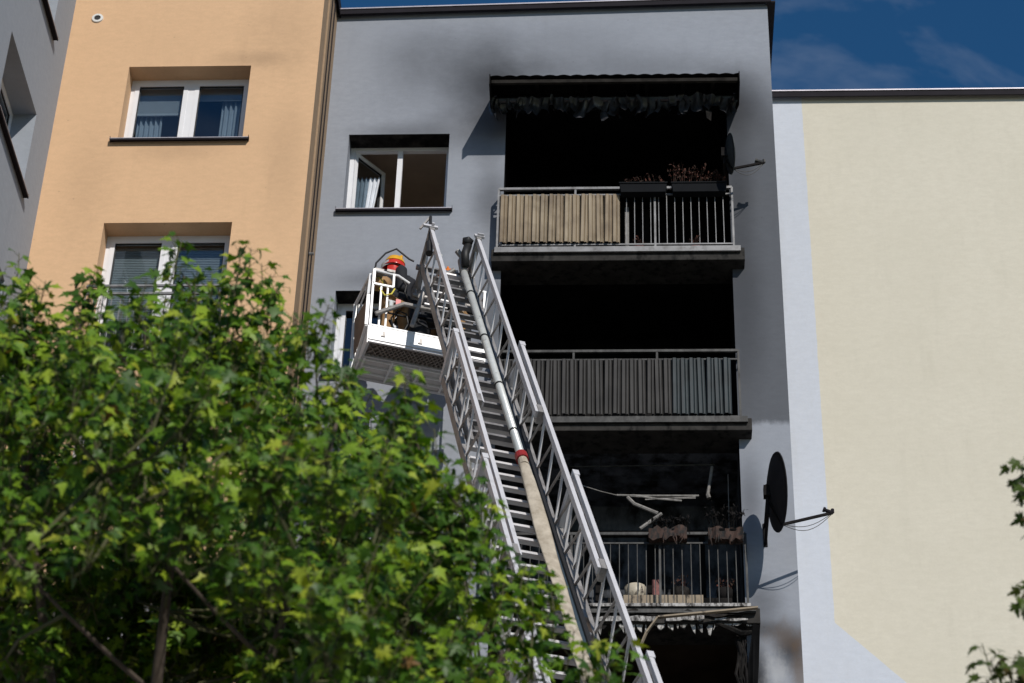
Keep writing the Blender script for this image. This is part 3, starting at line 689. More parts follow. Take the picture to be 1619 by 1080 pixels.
def planter(label, x0, x1, z, h, mat, plantmat, n, ph, seed, droop=True, yy=24.24):
    root = empty('flower_box', ((x0+x1)/2, yy, z), label, 'flower box', 'flower boxes hooked on the balcony rails'); r_ = random.Random(seed)
    q = MB(); d = .075
    q.add([(x0+.02, yy-d+.015, z), (x1-.02, yy-d+.015, z), (x1-.02, yy+d-.015, z), (x0+.02, yy+d-.015, z), (x0, yy-d, z+h), (x1, yy-d, z+h), (x1, yy+d, z+h), (x0, yy+d, z+h)],
          [(0, 3, 2, 1), (0, 1, 5, 4), (1, 2, 6, 5), (2, 3, 7, 6), (3, 0, 4, 7)])
    if mat is M_meltbox:
        q = MB(); n = 9; vs = []
        for i in range(n+1):
            x = x0+(x1-x0)*i/n; sg_ = r_.uniform(-.035, .02); b_ = r_.uniform(-.05, .01)
            vs += [(x, yy-d+.01+r_.uniform(-.02, .02), z+b_), (x, yy-d+r_.uniform(-.02, .02), z+h+sg_), (x, yy+d+r_.uniform(-.02, .01), z+h+sg_*.5), (x, yy+d-.01, z+b_*.5)]
        q.add(vs, [(i*4+k, i*4+(k+1) % 4, i*4+4+(k+1) % 4, i*4+4+k) for i in range(n) for k in range(4)]+[(0, 1, 2, 3), (n*4+3, n*4+2, n*4+1, n*4)])
        for k in range(7): xx = r_.uniform(x0, x1); q.tube([(xx, yy-d, z+.03), (xx+r_.uniform(-.02, .02), yy-d-.01, z-.03), (xx+r_.uniform(-.03, .03), yy-d, z-r_.uniform(.04, .12))], [.012, .009, .003], 5)
    q.box((x0-.008, yy-d-.01, z+h-.02), (x1+.008, yy-d, z+h)) if mat is not M_meltbox else None; q.build('trough', mat, root)
    MB().box((x0+.012, yy-d+.01, z+h-.05), (x1-.012, yy+d-.01, z+h-.02)).build('soil', M_soot, root)
    for k in range(int(round((x1-x0)/.12))):
        q = MB(); spray(q, (x0+.08+k*.12, yy, z+h-.03), n, ph*r_.uniform(.6, 1.3), .06, r_); q.build('dried_plant', plantmat, root)
    q = MB()
    for x in (x0+.1, x1-.1): q.bar((x, yy+d, z+h-.01), (x, yy+d+.03, z+h+.012), .02, .006); 
    q.build('hook', M_char, root)
    return root
planter('left black flower box with withered reddish flowers on the top rail', -.10, .52, 22.13, .15, M_box, M_deadleaf, 7, .16, 1)
planter('right black flower box with drooping dried flowers on the top rail', .58, 1.30, 22.13, .15, M_box, M_deadleaf, 9, .22, 2)
planter('melted brown flower box left of centre on the burnt balcony rail', .23, .68, 16.82, .13, M_meltbox, M_char, 5, .16, 3)
planter('collapsed brown flower box with charred stalks beside the gray wall', .93, 1.34, 16.80, .15, M_meltbox, M_char, 9, .26, 4)
# dripping melted plastic on the last box
def pot(name, label, c, r, h, mat, cat='plant pot', plant=None, seed=0, lip=True):
    root = empty(name, c, label, cat); q = MB()
    q.lathe(c, (0, 0, 1), [(.001, 0), (r*.7, 0), (r*.95, h*.5), (r, h), (r*.9, h), (r*.85, h*.6), (.001, h*.55)], 18); q.build('pot', mat, root, smooth=True)
    if plant is not None:
        q = MB(); spray(q, (c[0], c[1], c[2]+h*.6), 14, plant, r*.6, random.Random(seed)); q.build('dried_plant', M_deadleaf, root)
    return root
zt3 = SL[2][1]+.001
MB_ = MB()
bd = MB().box((-.08, 24.44, 15.93), (.86, 24.47, 16.18)); o = bd.build('board', M_beige, loc=(.4, 24.45, 15.93)); tag(o, 'low beige board behind the balusters of the burnt balcony', 'board')
pot('bowl', 'round cream bowl standing on the burnt balcony', (.07, 24.62, zt3+.26), .13, .20, M_ceramic, 'bowl')
# crate carrying bowl and pots
q = MB().box((-.25, 24.50, zt3), (1.2, 24.85, zt3+.255)); o = q.build('bench', M_soot2, loc=(.4, 24.6, zt3)); tag(o, 'low sooty bench along the front of the burnt balcony', 'bench')
pot('flower_pot', 'pot of withered red flowers on the burnt balcony', (.60, 24.62, zt3+.26), .12, .16, M_soot2, plant=.2, seed=5)
pot('flower_pot', 'charred pot beside the right post of the burnt balcony', (1.12, 24.62, zt3+.26), .10, .16, M_char, plant=.18, seed=6)
q = MB().box((.27, 24.58, zt3+.26), (.36, 24.62, zt3+.55)); o = q.build('plank', M_redpot, loc=(.3, 24.6, zt3+.26)); tag(o, 'short pinkish plank upright between bowl and flower pot', 'plank')
for k, (x, s_) in enumerate(((.10+.0, .0), (.83, .0))):
    pot('flower_pot', ['small red pot near the middle post of the top balcony', 'small red pot on the top balcony floor to the right'][k], (x+.05, 24.42, 21.285), .07, .10, M_redpot, plant=.14, seed=8+k)
q = MB()
q.box((-.03, 24.40, 21.285), (.02, 24.44, 22.05)); o = q.build('folded_parasol_pole', M_ash, loc=(0, 24.42, 21.285)); tag(o, 'pale upright pole behind the middle of the top balcony rail', 'pole')
# broken clothes airer hanging in the third loggia
air = empty('clothes_airer', (.3, 24.9, 17.85), 'broken ceiling clothes airer hanging in the third loggia', 'clothes airer')
A = lambda x, y, Y=24.9: at(x, y, Y)
def tub(pts, r, name, mat): MB().tube([A(*p) for p in pts], r, 7).build(name, mat, air)
tub([(1126, 738), (1119, 782)], .020, 'tube', M_ash); tub([(1119, 782), (1121, 788)], .03, 'joint', M_ash)
tub([(992, 786), (1003, 797), (1040, 812)], .024, 'tube', M_ash); tub([(1046, 812), (1012, 836)], .022, 'tube', M_ash)
tub([(975, 783), (1020, 784), (1105, 784)], .013, 'tube', M_ash); tub([(1000, 783), (1040, 789), (1078, 792)], .013, 'tube', M_ash)
tub([(880, 757), (915, 766), (950, 777), (975, 783)], .006, 'cord', M_ash); tub([(975, 783), (1040, 788), (1100, 788)], .006, 'cord', M_ash)
tub([(1151, 750), (1153, 840)], .006, 'cord', M_ash); tub([(900, 738), (1130, 735)], .010, 'tube', M_railsoot); tub([(1020, 790), (1100, 786)], .008, 'tube', M_ash)
# supports up to the ceiling
for (px, py) in ((1126, 738), (950, 777)):
    p = A(px, py); MB().tube([p, (p.x, p.y, SL[1][0]-.01)], .004, 5).build('cord', M_soot2, air)
# bent strip
bs = MB(); bs.bar(at(1198, 961, 24.22), at(1040, 976, 24.14), .05, .02); bs.bar(at(1040, 976, 24.14), at(1022, 1000, 24.16), .04, .02); bs.bar(at(1022, 1000, 24.16), at(1008, 1032, 24.2), .035, .02)
o = bs.build('bent_strip', M_beige, loc=at(1040, 976, 24.14)); tag(o, 'bent pale metal strip dangling below the burnt balcony', 'metal strip')
# hanging charred remains by the right jamb
rg = random.Random(21)
hc = empty('charred_screen', (1.34, 24.42, 14.9), 'charred shreds of a screen hanging at the right jamb under the burnt balcony', 'charred screen')
for i in range(7):
    x = 1.22+rg.uniform(0, .1); z1_ = 15.7; z0_ = rg.uniform(14.2, 15.1); pts = [(x+rg.uniform(-.03, .03), 24.40+rg.uniform(-.02, .05), z1_+(z0_-z1_)*t/6) for t in range(7)]
    MB().tube(pts, [rg.uniform(.006, .02) for _ in pts], 5).build('shred', M_char if i % 3 else M_soot2, hc)
q = MB(); q.poly([(1.42, 24.31, 15.72), (1.5, 24.32, 15.72), (1.47, 24.36, 15.2), (1.40, 24.4, 14.4), (1.36, 24.4, 13.9), (1.34, 24.4, 15.2)], (0, .02, 0)); q.build('sheet', M_soot, hc)
q = MB(); q.tube([at(1130, 985, 24.3), at(1150, 992, 24.32), at(1172, 1002, 24.34), at(1190, 1000, 24.36), at(1198, 985, 24.34)], [.01, .03, .04, .03, .02], 6); q.build('scrap', M_soot2, hc)

# ------------------------------------------------------------------ ladder
AZ, EL = R(18.8), R(58.1); TIP = Vector((-2.083, 22.5, 20.049))
up = Vector((-math.sin(AZ)*math.cos(EL), math.cos(AZ)*math.cos(EL), math.sin(EL))); wv = Vector((math.cos(AZ), math.sin(AZ), 0)); nv = wv.cross(up)
LM = Matrix((wv, up, nv)).transposed().to_4x4(); LM.translation = TIP
lad = empty('fire_ladder', None, 'extended aluminium turntable ladder leaning up to the balconies', 'ladder', mat=LM)
SEC = [(0.0, 5.2), (3.35, 8.6), (6.6, 11.9), (10.1, 20.6)]
def seg_rep(src, par, n, step):
    for k in range(1, n): dup(src, par, (0, -step*k, 0))
for i, (u0, u1) in enumerate(SEC):
    hw = .291+.08*i; zt_ = .019*i; zb_ = -.44-.055*i
    s = MB()
    for sgn in (-1, 1):
        s.box((sgn*hw-.022, -u1, zt_-.03), (sgn*hw+.022, -u0, zt_+.03)); s.box((sgn*hw-.026, -u1, zt_+.032), (sgn*hw+.010, -u0-.01, zt_+.040))
    so_ = s.build('ladder_section', M_alu, lad, local=True)
    for sgn in (-1, 1):
        MB().box((sgn*hw-.022, -u1, zb_-.05), (sgn*hw+.022, -u0, zb_+.05)).build('base_rail', M_aludark, so_, local=True)
    st = .62; n = int((u1-u0)/st) if i < 3 else int(8.5/st)
    for sgn in (-1, 1):
        a_ = MB().bar((sgn*hw, -u0-.02, zt_-.03), (sgn*hw, -u0-.28, zb_+.05), .022, .022).build('lattice_brace', M_alu, so_, local=True)
        seg_rep(a_, so_, n, st)
        b_ = MB().bar((sgn*hw, -u0-.30, zb_+.05), (sgn*hw, -u0-.60, zt_-.03), .018, .022).build('lattice_brace', M_aludark, so_, local=True)
        seg_rep(b_, so_, n, st)
    r_ = MB(); r_.box((-hw+.022, -.02, zb_-.025), (hw-.022, .02, zb_+.016))
    r_.box((-hw+.05, -.024, zb_+.016), (hw-.05, .024, zb_+.026)); ro_ = r_.build('rung', M_rung if i else M_rungdark, so_, local=True); ro_.location = (0, -u0-.16, 0)
    MB().box((-hw+.04, -.006, zb_-.035), (hw-.04, .012, zb_-.021)).build('rung_under_shade', M_black, so_, local=True).location = (0, -u0-.16, 0)  # black strip painting the shade on the rung's underside
    seg_rep(ro_, so_, int((u1-u0-.1)/.28) if i < 3 else 34, .28)
    # end plates and guide blocks
    for sgn in (-1, 1):
        MB().box((sgn*hw-.03, -u0-.10, zb_-.06), (sgn*hw+.03, -u0, zt_+.045)).build('end_plate', M_alu if i else M_aludark, so_, local=True)
        MB().box((sgn*(hw+.03)-.025, -u1-.02, zt_-.09), (sgn*(hw+.03)+.025, -u1+.16, zt_+.05)).build('guide_block', M_aludark, so_, local=True)
    if i:
        MB().tube([(-hw*.6, -u0-.4, zb_+.07), (-hw*.6, -u1+.2, zb_+.07)], .008, 5).build('hoist_cable', M_black, so_, local=True)
# waterway pipe, clips and duct
tp_ = MB().tube([(.17, -.30, -.34), (.17, -5.55, -.34)], .043, 12).build('waterway_pipe', M_pipe, lad, smooth=True, local=True)
c0 = MB().tube([(.17, -1.02, -.34), (.17, -1.05, -.34)], .050, 12).build('pipe_clip', M_black, tp_, local=True)
for k in (1.35, 2.7, 3.9): dup(c0, tp_, (0, -k, 0))
MB().tube([(.17, -.02, -.30), (.16, .02, -.26), (.10, .08, -.22)], .035, 10).tube([(.17, -.32, -.34), (.17, -.02, -.30)], .055, 10).build('elbow', M_aludark, tp_, local=True)
MB().box((.225, -9.8, -.47), (.275, -.3, -.40)).build('cable_duct', M_teal, lad, local=True)
MB().box((.275, -14, -.41), (.315, -4.4, -.37)).build('cable_duct', M_black, lad, local=True)
# hose below the coupling
hose = empty('fire_hose', None, 'flat canvas hose hanging down the ladder from a red coupling', 'hose', mat=LM.copy())
MB().tube([(.17, -5.50, -.34), (.17, -5.62, -.34)], .066, 14).build('coupling', M_red, hose, local=True)
MB().tube([(.17, -5.62, -.34), (.17, -5.75, -.34)], [.05, .052], 12).build('hose_tail', M_hose, hose, local=True)
q = MB(); L = 44; vs = []
hp = lambda t: Vector((.17+.010*math.sin(t*.45)+.0012*t, -5.73-t*.30, -.34-.05*math.sin(min(t*.3, 1.57))+.008*math.sin(t*.9)))
for i in range(L+1):
    p = hp(i); hw_ = .055+.022*min(i/3, 1)+.004*math.sin(i*1.7); th = .03*(1-min(i/3, 1))+.012; tw = .25*math.sin(i*.5)
    for k in range(10):
        a_ = 2*math.pi*k/10; xx, zz = hw_*math.cos(a_), th*math.sin(a_)
        vs.append((p.x+xx*math.cos(tw)-zz*math.sin(tw), p.y, p.z+xx*math.sin(tw)+zz*math.cos(tw)))
q.add(vs, [(i*10+k, i*10+(k+1) % 10, (i+1)*10+(k+1) % 10, (i+1)*10+k) for i in range(L) for k in range(10)])
q.build('flat_hose', M_hose, hose, smooth=True, local=True)
# tip head: side arms towards the basket, lamp, antenna, steps
th_ = MB()
for sgn in (-1, 1):
    th_.box((sgn*.291-.016, -.05, -.50), (sgn*.291+.016, .03, .02))
    th_.bar((sgn*.291, .0, -.02), (sgn*.291, .02, -.80), .04, .05, (0, 1, 0)); th_.bar((sgn*.291, -.02, -.45), (sgn*.291, -.30, -.78), .04, .05, (0, 1, 0)); th_.bar((sgn*.291, -.30, -.78), (sgn*.291, .02, -.80), .04, .05, (0, 1, 0))
    th_.bar((sgn*.291, -.02, -.1), (sgn*.291, -.28, -.75), .03, .03, (0, 1, 0))
th_.tube([(-.36, -.05, -.48), (.36, -.05, -.48)], .035, 10); th_.tube([(-.36, -.28, -.76), (.36, -.28, -.76)], .028, 10)
tho = th_.build('tip_head', M_aludark, lad, local=True)
MB().box((-.40, -.04, .03), (-.22, .02, .06)).box((-.30, -.03, .06), (-.27, .0, .10)).build('tip_bracket', M_alu, tho, local=True)
MB().box((.24, -.04, .03), (.36, .02, .06)).box((.27, -.03, .05), (.35, -.01, .09)).build('tip_bracket', M_alu, tho, local=True)
MB().tube([(-.30, .20, .10), (-.31, -.10, -.02), (-.33, -.42, -.10)], [.018, .02, .022], 8).tube([(-.33, -.30, -.07), (-.335, -.52, -.12)], .045, 10).build('sensor_arm', M_black, lad, local=True)
MB().bar((-.42, .02, -.02), (-.31, .20, .08), .022, .022).build('sensor_strut', M_aludark, lad, local=True)
MB().lathe((-.24, -.22, -.10), (0, 0, 1), [(.001, -.05), (.04, -.05), (.05, .02), (.001, .03)], 12).lathe((-.20, -.42, -.16), (0, 0, 1), [(.001, -.05), (.035, -.05), (.045, .02), (.001, .03)], 12).build('spot_lamp', M_pipe, lad, local=True, smooth=True)
q = MB().tube([(.20, .02, -.10), (.16, -.14, -.16), (.17, -.30, -.26)], .05, 10); q.lathe((.19, .05, -.06), (0, 0, 1), [(.001, -.06), (.06, -.05), (.07, .02), (.001, .06)], 12); q.build('water_monitor', M_black, lad, local=True, smooth=True)
# turntable under the foot of the ladder
foot = TIP-up*20.3
tt = MB(); tt.lathe((foot.x, foot.y, 0), (0, 0, 1), [(1.1, 1.3), (1.1, 1.6), (.9, 1.7), (.5, 1.75), (.001, 1.75)], 24); tt.box((foot.x-1.2, foot.y-3.5, .5), (foot.x+1.2, foot.y+3.5, 1.3))
for sx in (-1, 1):
    for yy in (-2.4, 2.2): tt.tube([(foot.x+sx*1.0, foot.y+yy, .5), (foot.x+sx*1.3, foot.y+yy, .5)], .5, 20)
    tt.bar((foot.x+sx*.6, foot.y-.2, 1.7), (foot.x+sx*.55, foot.y+.1, foot.z+.4), .12, .5)
iv = LM.inverted(); tt.v = [tuple(iv @ Vector(v)) for v in tt.v]; tt.build('turntable', simple('red_vehicle_paint', (.35, .02, .02), .35), lad, local=True)

# ------------------------------------------------------------------ basket
hv = Vector((-wv.y, wv.x, 0)); BO = Vector((-3.05, 22.62, 18.55)); BW, BD, BH = 1.42, .78, 1.08
BM = Matrix((wv, hv, Vector((0, 0, 1)))).transposed().to_4x4(); BM.translation = BO
bk = empty('rescue_basket', None, 'white rescue basket hanging at the top of the ladder', 'basket', mat=BM)
def bb(name, mb, mat, smooth=False): return mb.build(name, mat, bk, local=True, smooth=smooth)
# floor: rim beams and expanded mesh of crossing bars
q = MB(); q.box((0, 0, 0), (BW, .03, .05)); q.box((0, BD-.03, 0), (BW, BD, .05)); q.box((0, .03, 0), (.03, BD-.03, .05)); q.box((BW-.03, .03, 0), (BW, BD-.03, .05)); q.box((.03, .30, .0), (BW-.03, .33, .04))
fl = bb('floor_frame', q, M_alu)
q = MB().box((.03, .03, .045), (BW-.03, BD-.03, .052)); q.build('floor_plate', M_meshgrid, fl, local=True)
b1 = MB().bar((0, .03, .03), (.20, .33, .03), .012, .02).build('mesh_bar', M_meshgrid, fl, local=True); b2 = MB().bar((.20, .03, .028), (0, .33, .028), .012, .02).build('mesh_bar', M_meshgrid, fl, local=True)
for k in range(1, 22): dup(b1, fl, (.03+.055*k, 0, 0)); dup(b2, fl, (.03+.055*k, 0, 0))
q = MB()
for k in range(5): q.box((.03+k*.34, .33, -.012), (.055+k*.34, BD-.03, .02))
for yy in (.36, .50, .64): q.box((.03, yy, -.006), (BW-.03, yy+.018, .018))
q.build('under_ribs', M_white, fl, local=True)
MB().box((.03, .335, .020), (BW-.03, BD-.03, .044)).build('underside_plate', M_under, fl, local=True)
# toe boards
q = MB().box((0, -.012, .03), (BW, -.002, .235)); q.box((0, -.018, .225), (BW, -.002, .245)); bb('rear_toe_board', q, M_white)
for k in (.17, .62, 1.05): MB().box((k, -.022, .10), (k+.03, -.013, .16)).box((k-.02, -.024, .09), (k+.03, -.013, .105)).build('latch', M_aludark, bk, local=True)
bb('side_toe_board', MB().box((-.012, .0, -.02), (-.002, BD, .235)), M_white); bb('side_toe_board', MB().box((BW+.002, 0, 0), (BW+.012, BD, .235)), M_white)
bb('front_toe_board', MB().box((0, BD+.002, 0), (BW, BD+.012, .235)), M_white)
# left side panel
bb('side_panel', MB().poly([(-.02, .10, .30), (-.02, BD-.05, .30), (-.05, BD-.10, .80), (-.05, .06, .62)], (.012, 0, 0)), M_tanpanel)
bb('side_frame', MB().bar((-.03, .03, .25), (-.03, .03, .70), .03, .04).bar((-.03, .03, .70), (.0, .12, BH), .03, .04).bar((-.03, BD-.02, .0), (-.04, BD-.02, BH), .03, .04).bar((0, .12, BH), (-.04, BD-.02, BH), .03, .04).bar((-.03, .03, .25), (-.03, BD-.02, 0.0), .03, .04), M_white)
# posts and rails
pm_ = bb('post', MB().box((.105, 0, .245), (.127, .025, BH-.22)), M_white)
for x in (.18,): dup(pm_, bk, (x-.10+.0, 0, 0))
for (x, y) in ((0, 0), (BW-.04, 0), (BW-.04, BD-.04), (.0, BD-.04), (.55, BD-.04)): bb('corner_post', MB().box((x, y, .245 if y == 0 else .05), (x+.026, y+.026, BH)), M_white)
bb('top_rail', MB().tube([(0, .02, BH), (.32, .02, BH-.02), (.46, .02, BH-.10)], .018, 8).tube([(.9, .02, BH), (BW, .02, BH), (BW-.02, BD-.02, BH), (.02, BD-.02, BH), (.02, .02, BH)], .018, 8), M_white)
bb('gate_frame', MB().bar((.02, 0, BH-.22), (.26, 0, BH-.22), .022, .025).bar((.26, 0, BH-.22), (.26, 0, BH-.02), .02, .025).bar((.02, 0, BH-.20), (.02, 0, BH), .025, .025), M_white)
bb('mid_rail', MB().tube([(.20, .01, BH-.42), (.55, .01, BH-.46), (BW, .01, BH-.50)], .014, 8), M_alu)
bb('support_arm', MB().tube([(.06, -.05, .38), (.38, -.10, .56), (BW-.1, -.10, .56)], .030, 10).tube([(.95, -.2, 1.15), (.62, -.12, .85), (.50, -.08, .28)], .030, 10), M_aludark)
bb('inner_rail', MB().tube([(.05, .10, .55), (BW-.05, .10, .50)], .012, 8).tube([(.25, .05, .4), (.3, .03, .28), (.42, .03, .22), (.5, .05, .4)], .014, 8), M_black)
bb('guard_hoop', MB().tube([(.05, .05, BH-.02), (.06, .26, BH+.10), (.09, .30, 1.42), (.20, .30, 1.60), (.33, .30, 1.70), (.50, .30, 1.58), (.56, .30, 1.56)], .012, 8), M_black)
bb('control_box', MB().box((.03, .03, BH-.02), (.14, .12, BH+.05)).box((.17, -.01, BH-.0), (.27, .06, BH+.035)), M_aludark)
stp = bb('folding_step', MB().box((.62, -.16, .58), (.90, -.08, .60)), M_alu)
for k in range(1, 6): dup(stp, bk, (.035*k, -.01*k, .095*k))
bb('step_plate', MB().poly([(.86, -.12, .92), (1.05, -.12, .92), (1.02, -.12, 1.22), (.92, -.12, 1.20)], (0, .012, 0)), M_alu)
bb('strap', MB().tube([(.30, .02, .24), (.26, .0, .40), (.33, -.01, .52), (.44, .0, .50), (.47, .0, .36), (.42, .02, .24)], .011, 7), M_black)
bb('strap', MB().tube([(.52, .03, .56), (.60, .01, .42), (.72, .02, .36), (.86, .03, .40), (1.0, .03, .34)], .009, 7), M_black)
bb('tool_bracket', MB().box((.30, -.02, .60), (.36, .04, .68)).box((.80, .0, .50), (.85, .05, .62)), M_redkit)
bb('gear_rack', MB().box((.52, .16, .56), (1.12, .26, .86)).box((.56, .13, .60), (.72, .16, .80)).box((.80, .12, .62), (.98, .16, .74)), M_kitblack)
for gx, gz in ((.58, .83), (.70, .82), (.83, .80), (.93, .79), (1.05, .82), (.62, .63), (.90, .60), (.76, .70)): bb('rack_clip', MB().box((gx, .108, gz), (gx+.018, .12, gz+.016)), M_silver)
bb('gear_strap', MB().tube([(.36, .04, 1.06), (.42, .0, .92), (.40, -.02, .80), (.48, .02, .70), (.60, .05, .74), (.66, .06, .90)], .012, 6), M_black)
bb('gear_strap', MB().tube([(.10, .02, .82), (.16, -.02, .70), (.24, -.02, .74), (.28, .0, .84)], .010, 6), M_reflect)
bb('gear_bag', MB().tube([(.62, .14, .27), (.64, .14, .40), (.66, .16, .52)], [.10, .13, .08], 10), M_kitblack)
bb('gear_hose', MB().tube([(.95+.10*math.cos(a*.7), .10+.02*math.sin(a), .38+.10*math.sin(a*.7)) for a in range(19)], .012, 6), M_black)
bb('hand_lamp', MB().tube([(.245, -.01, .55), (.245, -.01, .63)], .03, 10), M_pipe)
bb('front_platform', MB().box((.70, BD-.25, .60), (BW-.04, BD-.05, .98)), M_kitblack)

# ------------------------------------------------------------------ firefighters
def skin_mesh(name, joints, edges, radii, mat, parent, sub=1, root=0):
    me = bpy.data.meshes.new(name); me.from_pydata([tuple(j) for j in joints], edges, [])
    ob = bpy.data.objects.new(name, me); COL.objects.link(ob)
    sk = ob.modifiers.new('skin', 'SKIN'); sk.use_smooth_shade = True
    for i, v in enumerate(me.skin_vertices[0].data):
        r_ = radii[i]; v.radius = (r_, r_) if not isinstance(r_, tuple) else r_; v.use_root = (i == root)
    ss = ob.modifiers.new('sub', 'SUBSURF'); ss.levels = sub; ss.render_levels = sub
    dg = bpy.context.evaluated_depsgraph_get(); nm = bpy.data.meshes.new_from_object(ob.evaluated_get(dg)); bpy.data.objects.remove(ob); nm.name = name
    nm.materials.clear(); nm.materials.append(mat); o = bpy.data.objects.new(name, nm); COL.objects.link(o); o.parent = parent
    nm.polygons.foreach_set('use_smooth', [True]*len(nm.polygons))
    return o
def firefighter(label, loc, rotz, helm1, helm2, larm, rarm, lean=.25, head_turn=0):
    """local: x right, y forward, z up; feet at z 0. larm/rarm: (elbow, wrist)"""
    M_ = Matrix.Translation(Vector(loc)) @ Matrix.Rotation(rotz, 4, 'Z')
    root = empty('person', None, label, 'person', 'firefighters in the rescue basket', mat=M_)
    V = Vector; pel = V((0, 0, .92)); chest = V((0, lean*.75, 1.28)); neck = V((0, lean*1.05, 1.43)); head = V((0, lean*1.22+.02, 1.56))
    hips = [V((-.10, 0, .86)), V((.10, 0, .86))]; knees = [V((-.13, .08, .48)), V((.14, .05, .48))]; ank = [V((-.14, -.02, .09)), V((.15, -.04, .09))]; toe = [V((-.15, .15, .04)), V((.17, .13, .04))]
    sh = [chest+V((-.19, 0, .08)), chest+V((.19, 0, .08))]; el = [V(larm[0]), V(rarm[0])]; wr = [V(larm[1]), V(rarm[1])]
    J = [pel, V((0, lean*.35, 1.08)), chest, neck, head, head+V((0, 0, .10))]; E = [(0, 1), (1, 2), (2, 3), (3, 4), (4, 5)]; Rr = [(.15, .11), (.14, .10), (.17, .11), .055, (.075, .09), (.06, .07)]
    for s in (0, 1):
        b_ = len(J); J += [hips[s], knees[s], ank[s], toe[s]]; E += [(0, b_), (b_, b_+1), (b_+1, b_+2), (b_+2, b_+3)]; Rr += [.085, .058, .042, .032]
        b_ = len(J); J += [sh[s], el[s], wr[s]]; E += [(2, b_), (b_, b_+1), (b_+1, b_+2)]; Rr += [.06, .044, .030]
    skin_mesh('body', J, E, Rr, M_skin, root, 2)
    # jacket
    tj = skin_mesh('jacket', [pel+V((0, 0, -.06)), pel+V((0, .0, .05)), V((0, lean*.35, 1.10)), chest, neck+V((0, 0, -.03)), sh[0], el[0], wr[0]*.9+el[0]*.1, sh[1], el[1], wr[1]*.9+el[1]*.1],
                   [(0, 1), (1, 2), (2, 3), (3, 4), (3, 5), (5, 6), (6, 7), (3, 8), (8, 9), (9, 10)], [(.19, .15), (.18, .14), (.18, .135), (.20, .145), .085, .09, .068, .056, .09, .068, .056], M_kitblack, root, 2)
    for s in (0, 1):
        d_ = (wr[s]-el[s]); a_ = el[s]+d_*.12; b2_ = el[s]+d_*.9
        MB().tube([a_, (a_+b2_)/2, b2_], [.098, .092, .078], 12).build('sleeve', M_kittan, root, smooth=True, local=True)
        for t in (.3, .55, .8): c_ = el[s]+d_*t; MB().tube([c_-d_.normalized()*.018, c_+d_.normalized()*.018], (.098-.018*t), 12).build('reflective_band', M_reflect, root, local=True)
    skin_mesh('trousers', [pel+V((0, 0, .04)), V((-.10, 0, .84)), knees[0], ank[0]+V((0, 0, .06)), V((.10, 0, .84)), knees[1], ank[1]+V((0, 0, .06))], [(0, 1), (1, 2), (2, 3), (0, 4), (4, 5), (5, 6)], [(.165, .13), .115, .088, .082, .115, .088, .082], M_kittan, root, 2)
    for s in (0, 1):
        for k, (t, mt) in enumerate(((.45, M_reflect), (.55, M_silver), (.65, M_reflect))):
            c_ = knees[s]+(ank[s]-knees[s])*t; d_ = (ank[s]-knees[s]).normalized(); MB().tube([c_-d_*.02, c_+d_*.02], .094, 14).build('reflective_band', mt, root, local=True)
        skin_mesh('boot', [ank[s]+V((0, 0, .10)), ank[s], toe[s]+V((0, 0, .01)), ank[s]+V((0, -.06, -.04))], [(0, 1), (1, 2), (1, 3)], [.065, .06, .048, .04], M_kitblack, root, 2)
        # hand with five fingers curled round the rail
        d_ = (wr[s]-el[s]).normalized(); side = d_.cross(V((0, 0, 1))); side = side.normalized() if side.length > .1 else V((1, 0, 0)); dn = d_.cross(side).normalized()
        if dn.z > 0: dn = -dn
        palm = wr[s]+d_*.06
        HJ = [wr[s], palm]; HE = [(0, 1)]; HR = [(.03, .024), (.038, .018)]
        for f in range(4):
            k0 = palm+d_*.03+side*(f-1.5)*.021; L1 = (.034, .038, .036, .028)[f]; b_ = len(HJ)
            HJ += [k0, k0+d_*L1*.8+dn*L1*.5, k0+d_*L1*.9+dn*L1*1.5, k0+d_*L1*.2+dn*L1*2.1]; HE += [(1, b_), (b_, b_+1), (b_+1, b_+2), (b_+2, b_+3)]; HR += [.0105, .010, .009, .008]
        sg = 1 if s else -1; b_ = len(HJ); t0 = wr[s]+d_*.03+side*sg*-.034; HJ += [t0, t0+d_*.03+side*sg*-.016+dn*.02, t0+d_*.045+dn*.05]; HE += [(1, b_), (b_, b_+1), (b_+1, b_+2)]; HR += [.013, .011, .009]
        skin_mesh('glove', HJ, HE, HR, M_glove, root, 1, root=1)
    # breathing set
    bc = chest+V((0, -.17-.02, -.02)); q = MB().tube([bc+V((0, .0-.02, -.24)), bc+V((0, -.02, -.20)), bc+V((0, .03, .14)), bc+V((0, .035, .20))], [.05, .072, .072, .03], 14); ao = q.build('air_cylinder', M_kitblack, root, smooth=True, local=True)
    q = MB()
    for sg in (-1, 1): q.bar(chest+V((sg*.10, -.15, -.15)), chest+V((sg*.10, .0, .17)), .04, .012).bar(chest+V((sg*.10, 0, .17)), chest+V((sg*.10, .17, .0)), .04, .012)
    q.build('harness', M_reflect, root, local=True)
    # head: face and neck guard, helmet
    hc_ = head+V((0, .01, .03)); HQ = Matrix.Translation(hc_) @ Matrix.Rotation(head_turn, 4, 'Z')
    def hl(mb, name, mat, smooth=True): mb.v = [tuple(HQ @ V(v)) for v in mb.v]; return mb.build(name, mat, root, smooth=smooth, local=True)
    q = MB()
    for ex in (-.032, .032): q.lathe((ex, .088, .0), (0, 1, 0), [(.012, 0), (.008, .008), (.001, .010)], 8)
    hl(q, 'eye', M_silver); q = MB().add([(0, .118, -.03), (-.016, .088, -.035), (.016, .088, -.035), (0, .092, .012)], [(0, 1, 2), (0, 3, 1), (0, 2, 3), (1, 3, 2)]); hl(q, 'nose', M_skin, False)
    hl(MB().tube([(-.025, .088, -.062), (0, .094, -.064), (.025, .088, -.062)], .006, 6), 'mouth', simple('lips', (.35, .12, .10), .5))
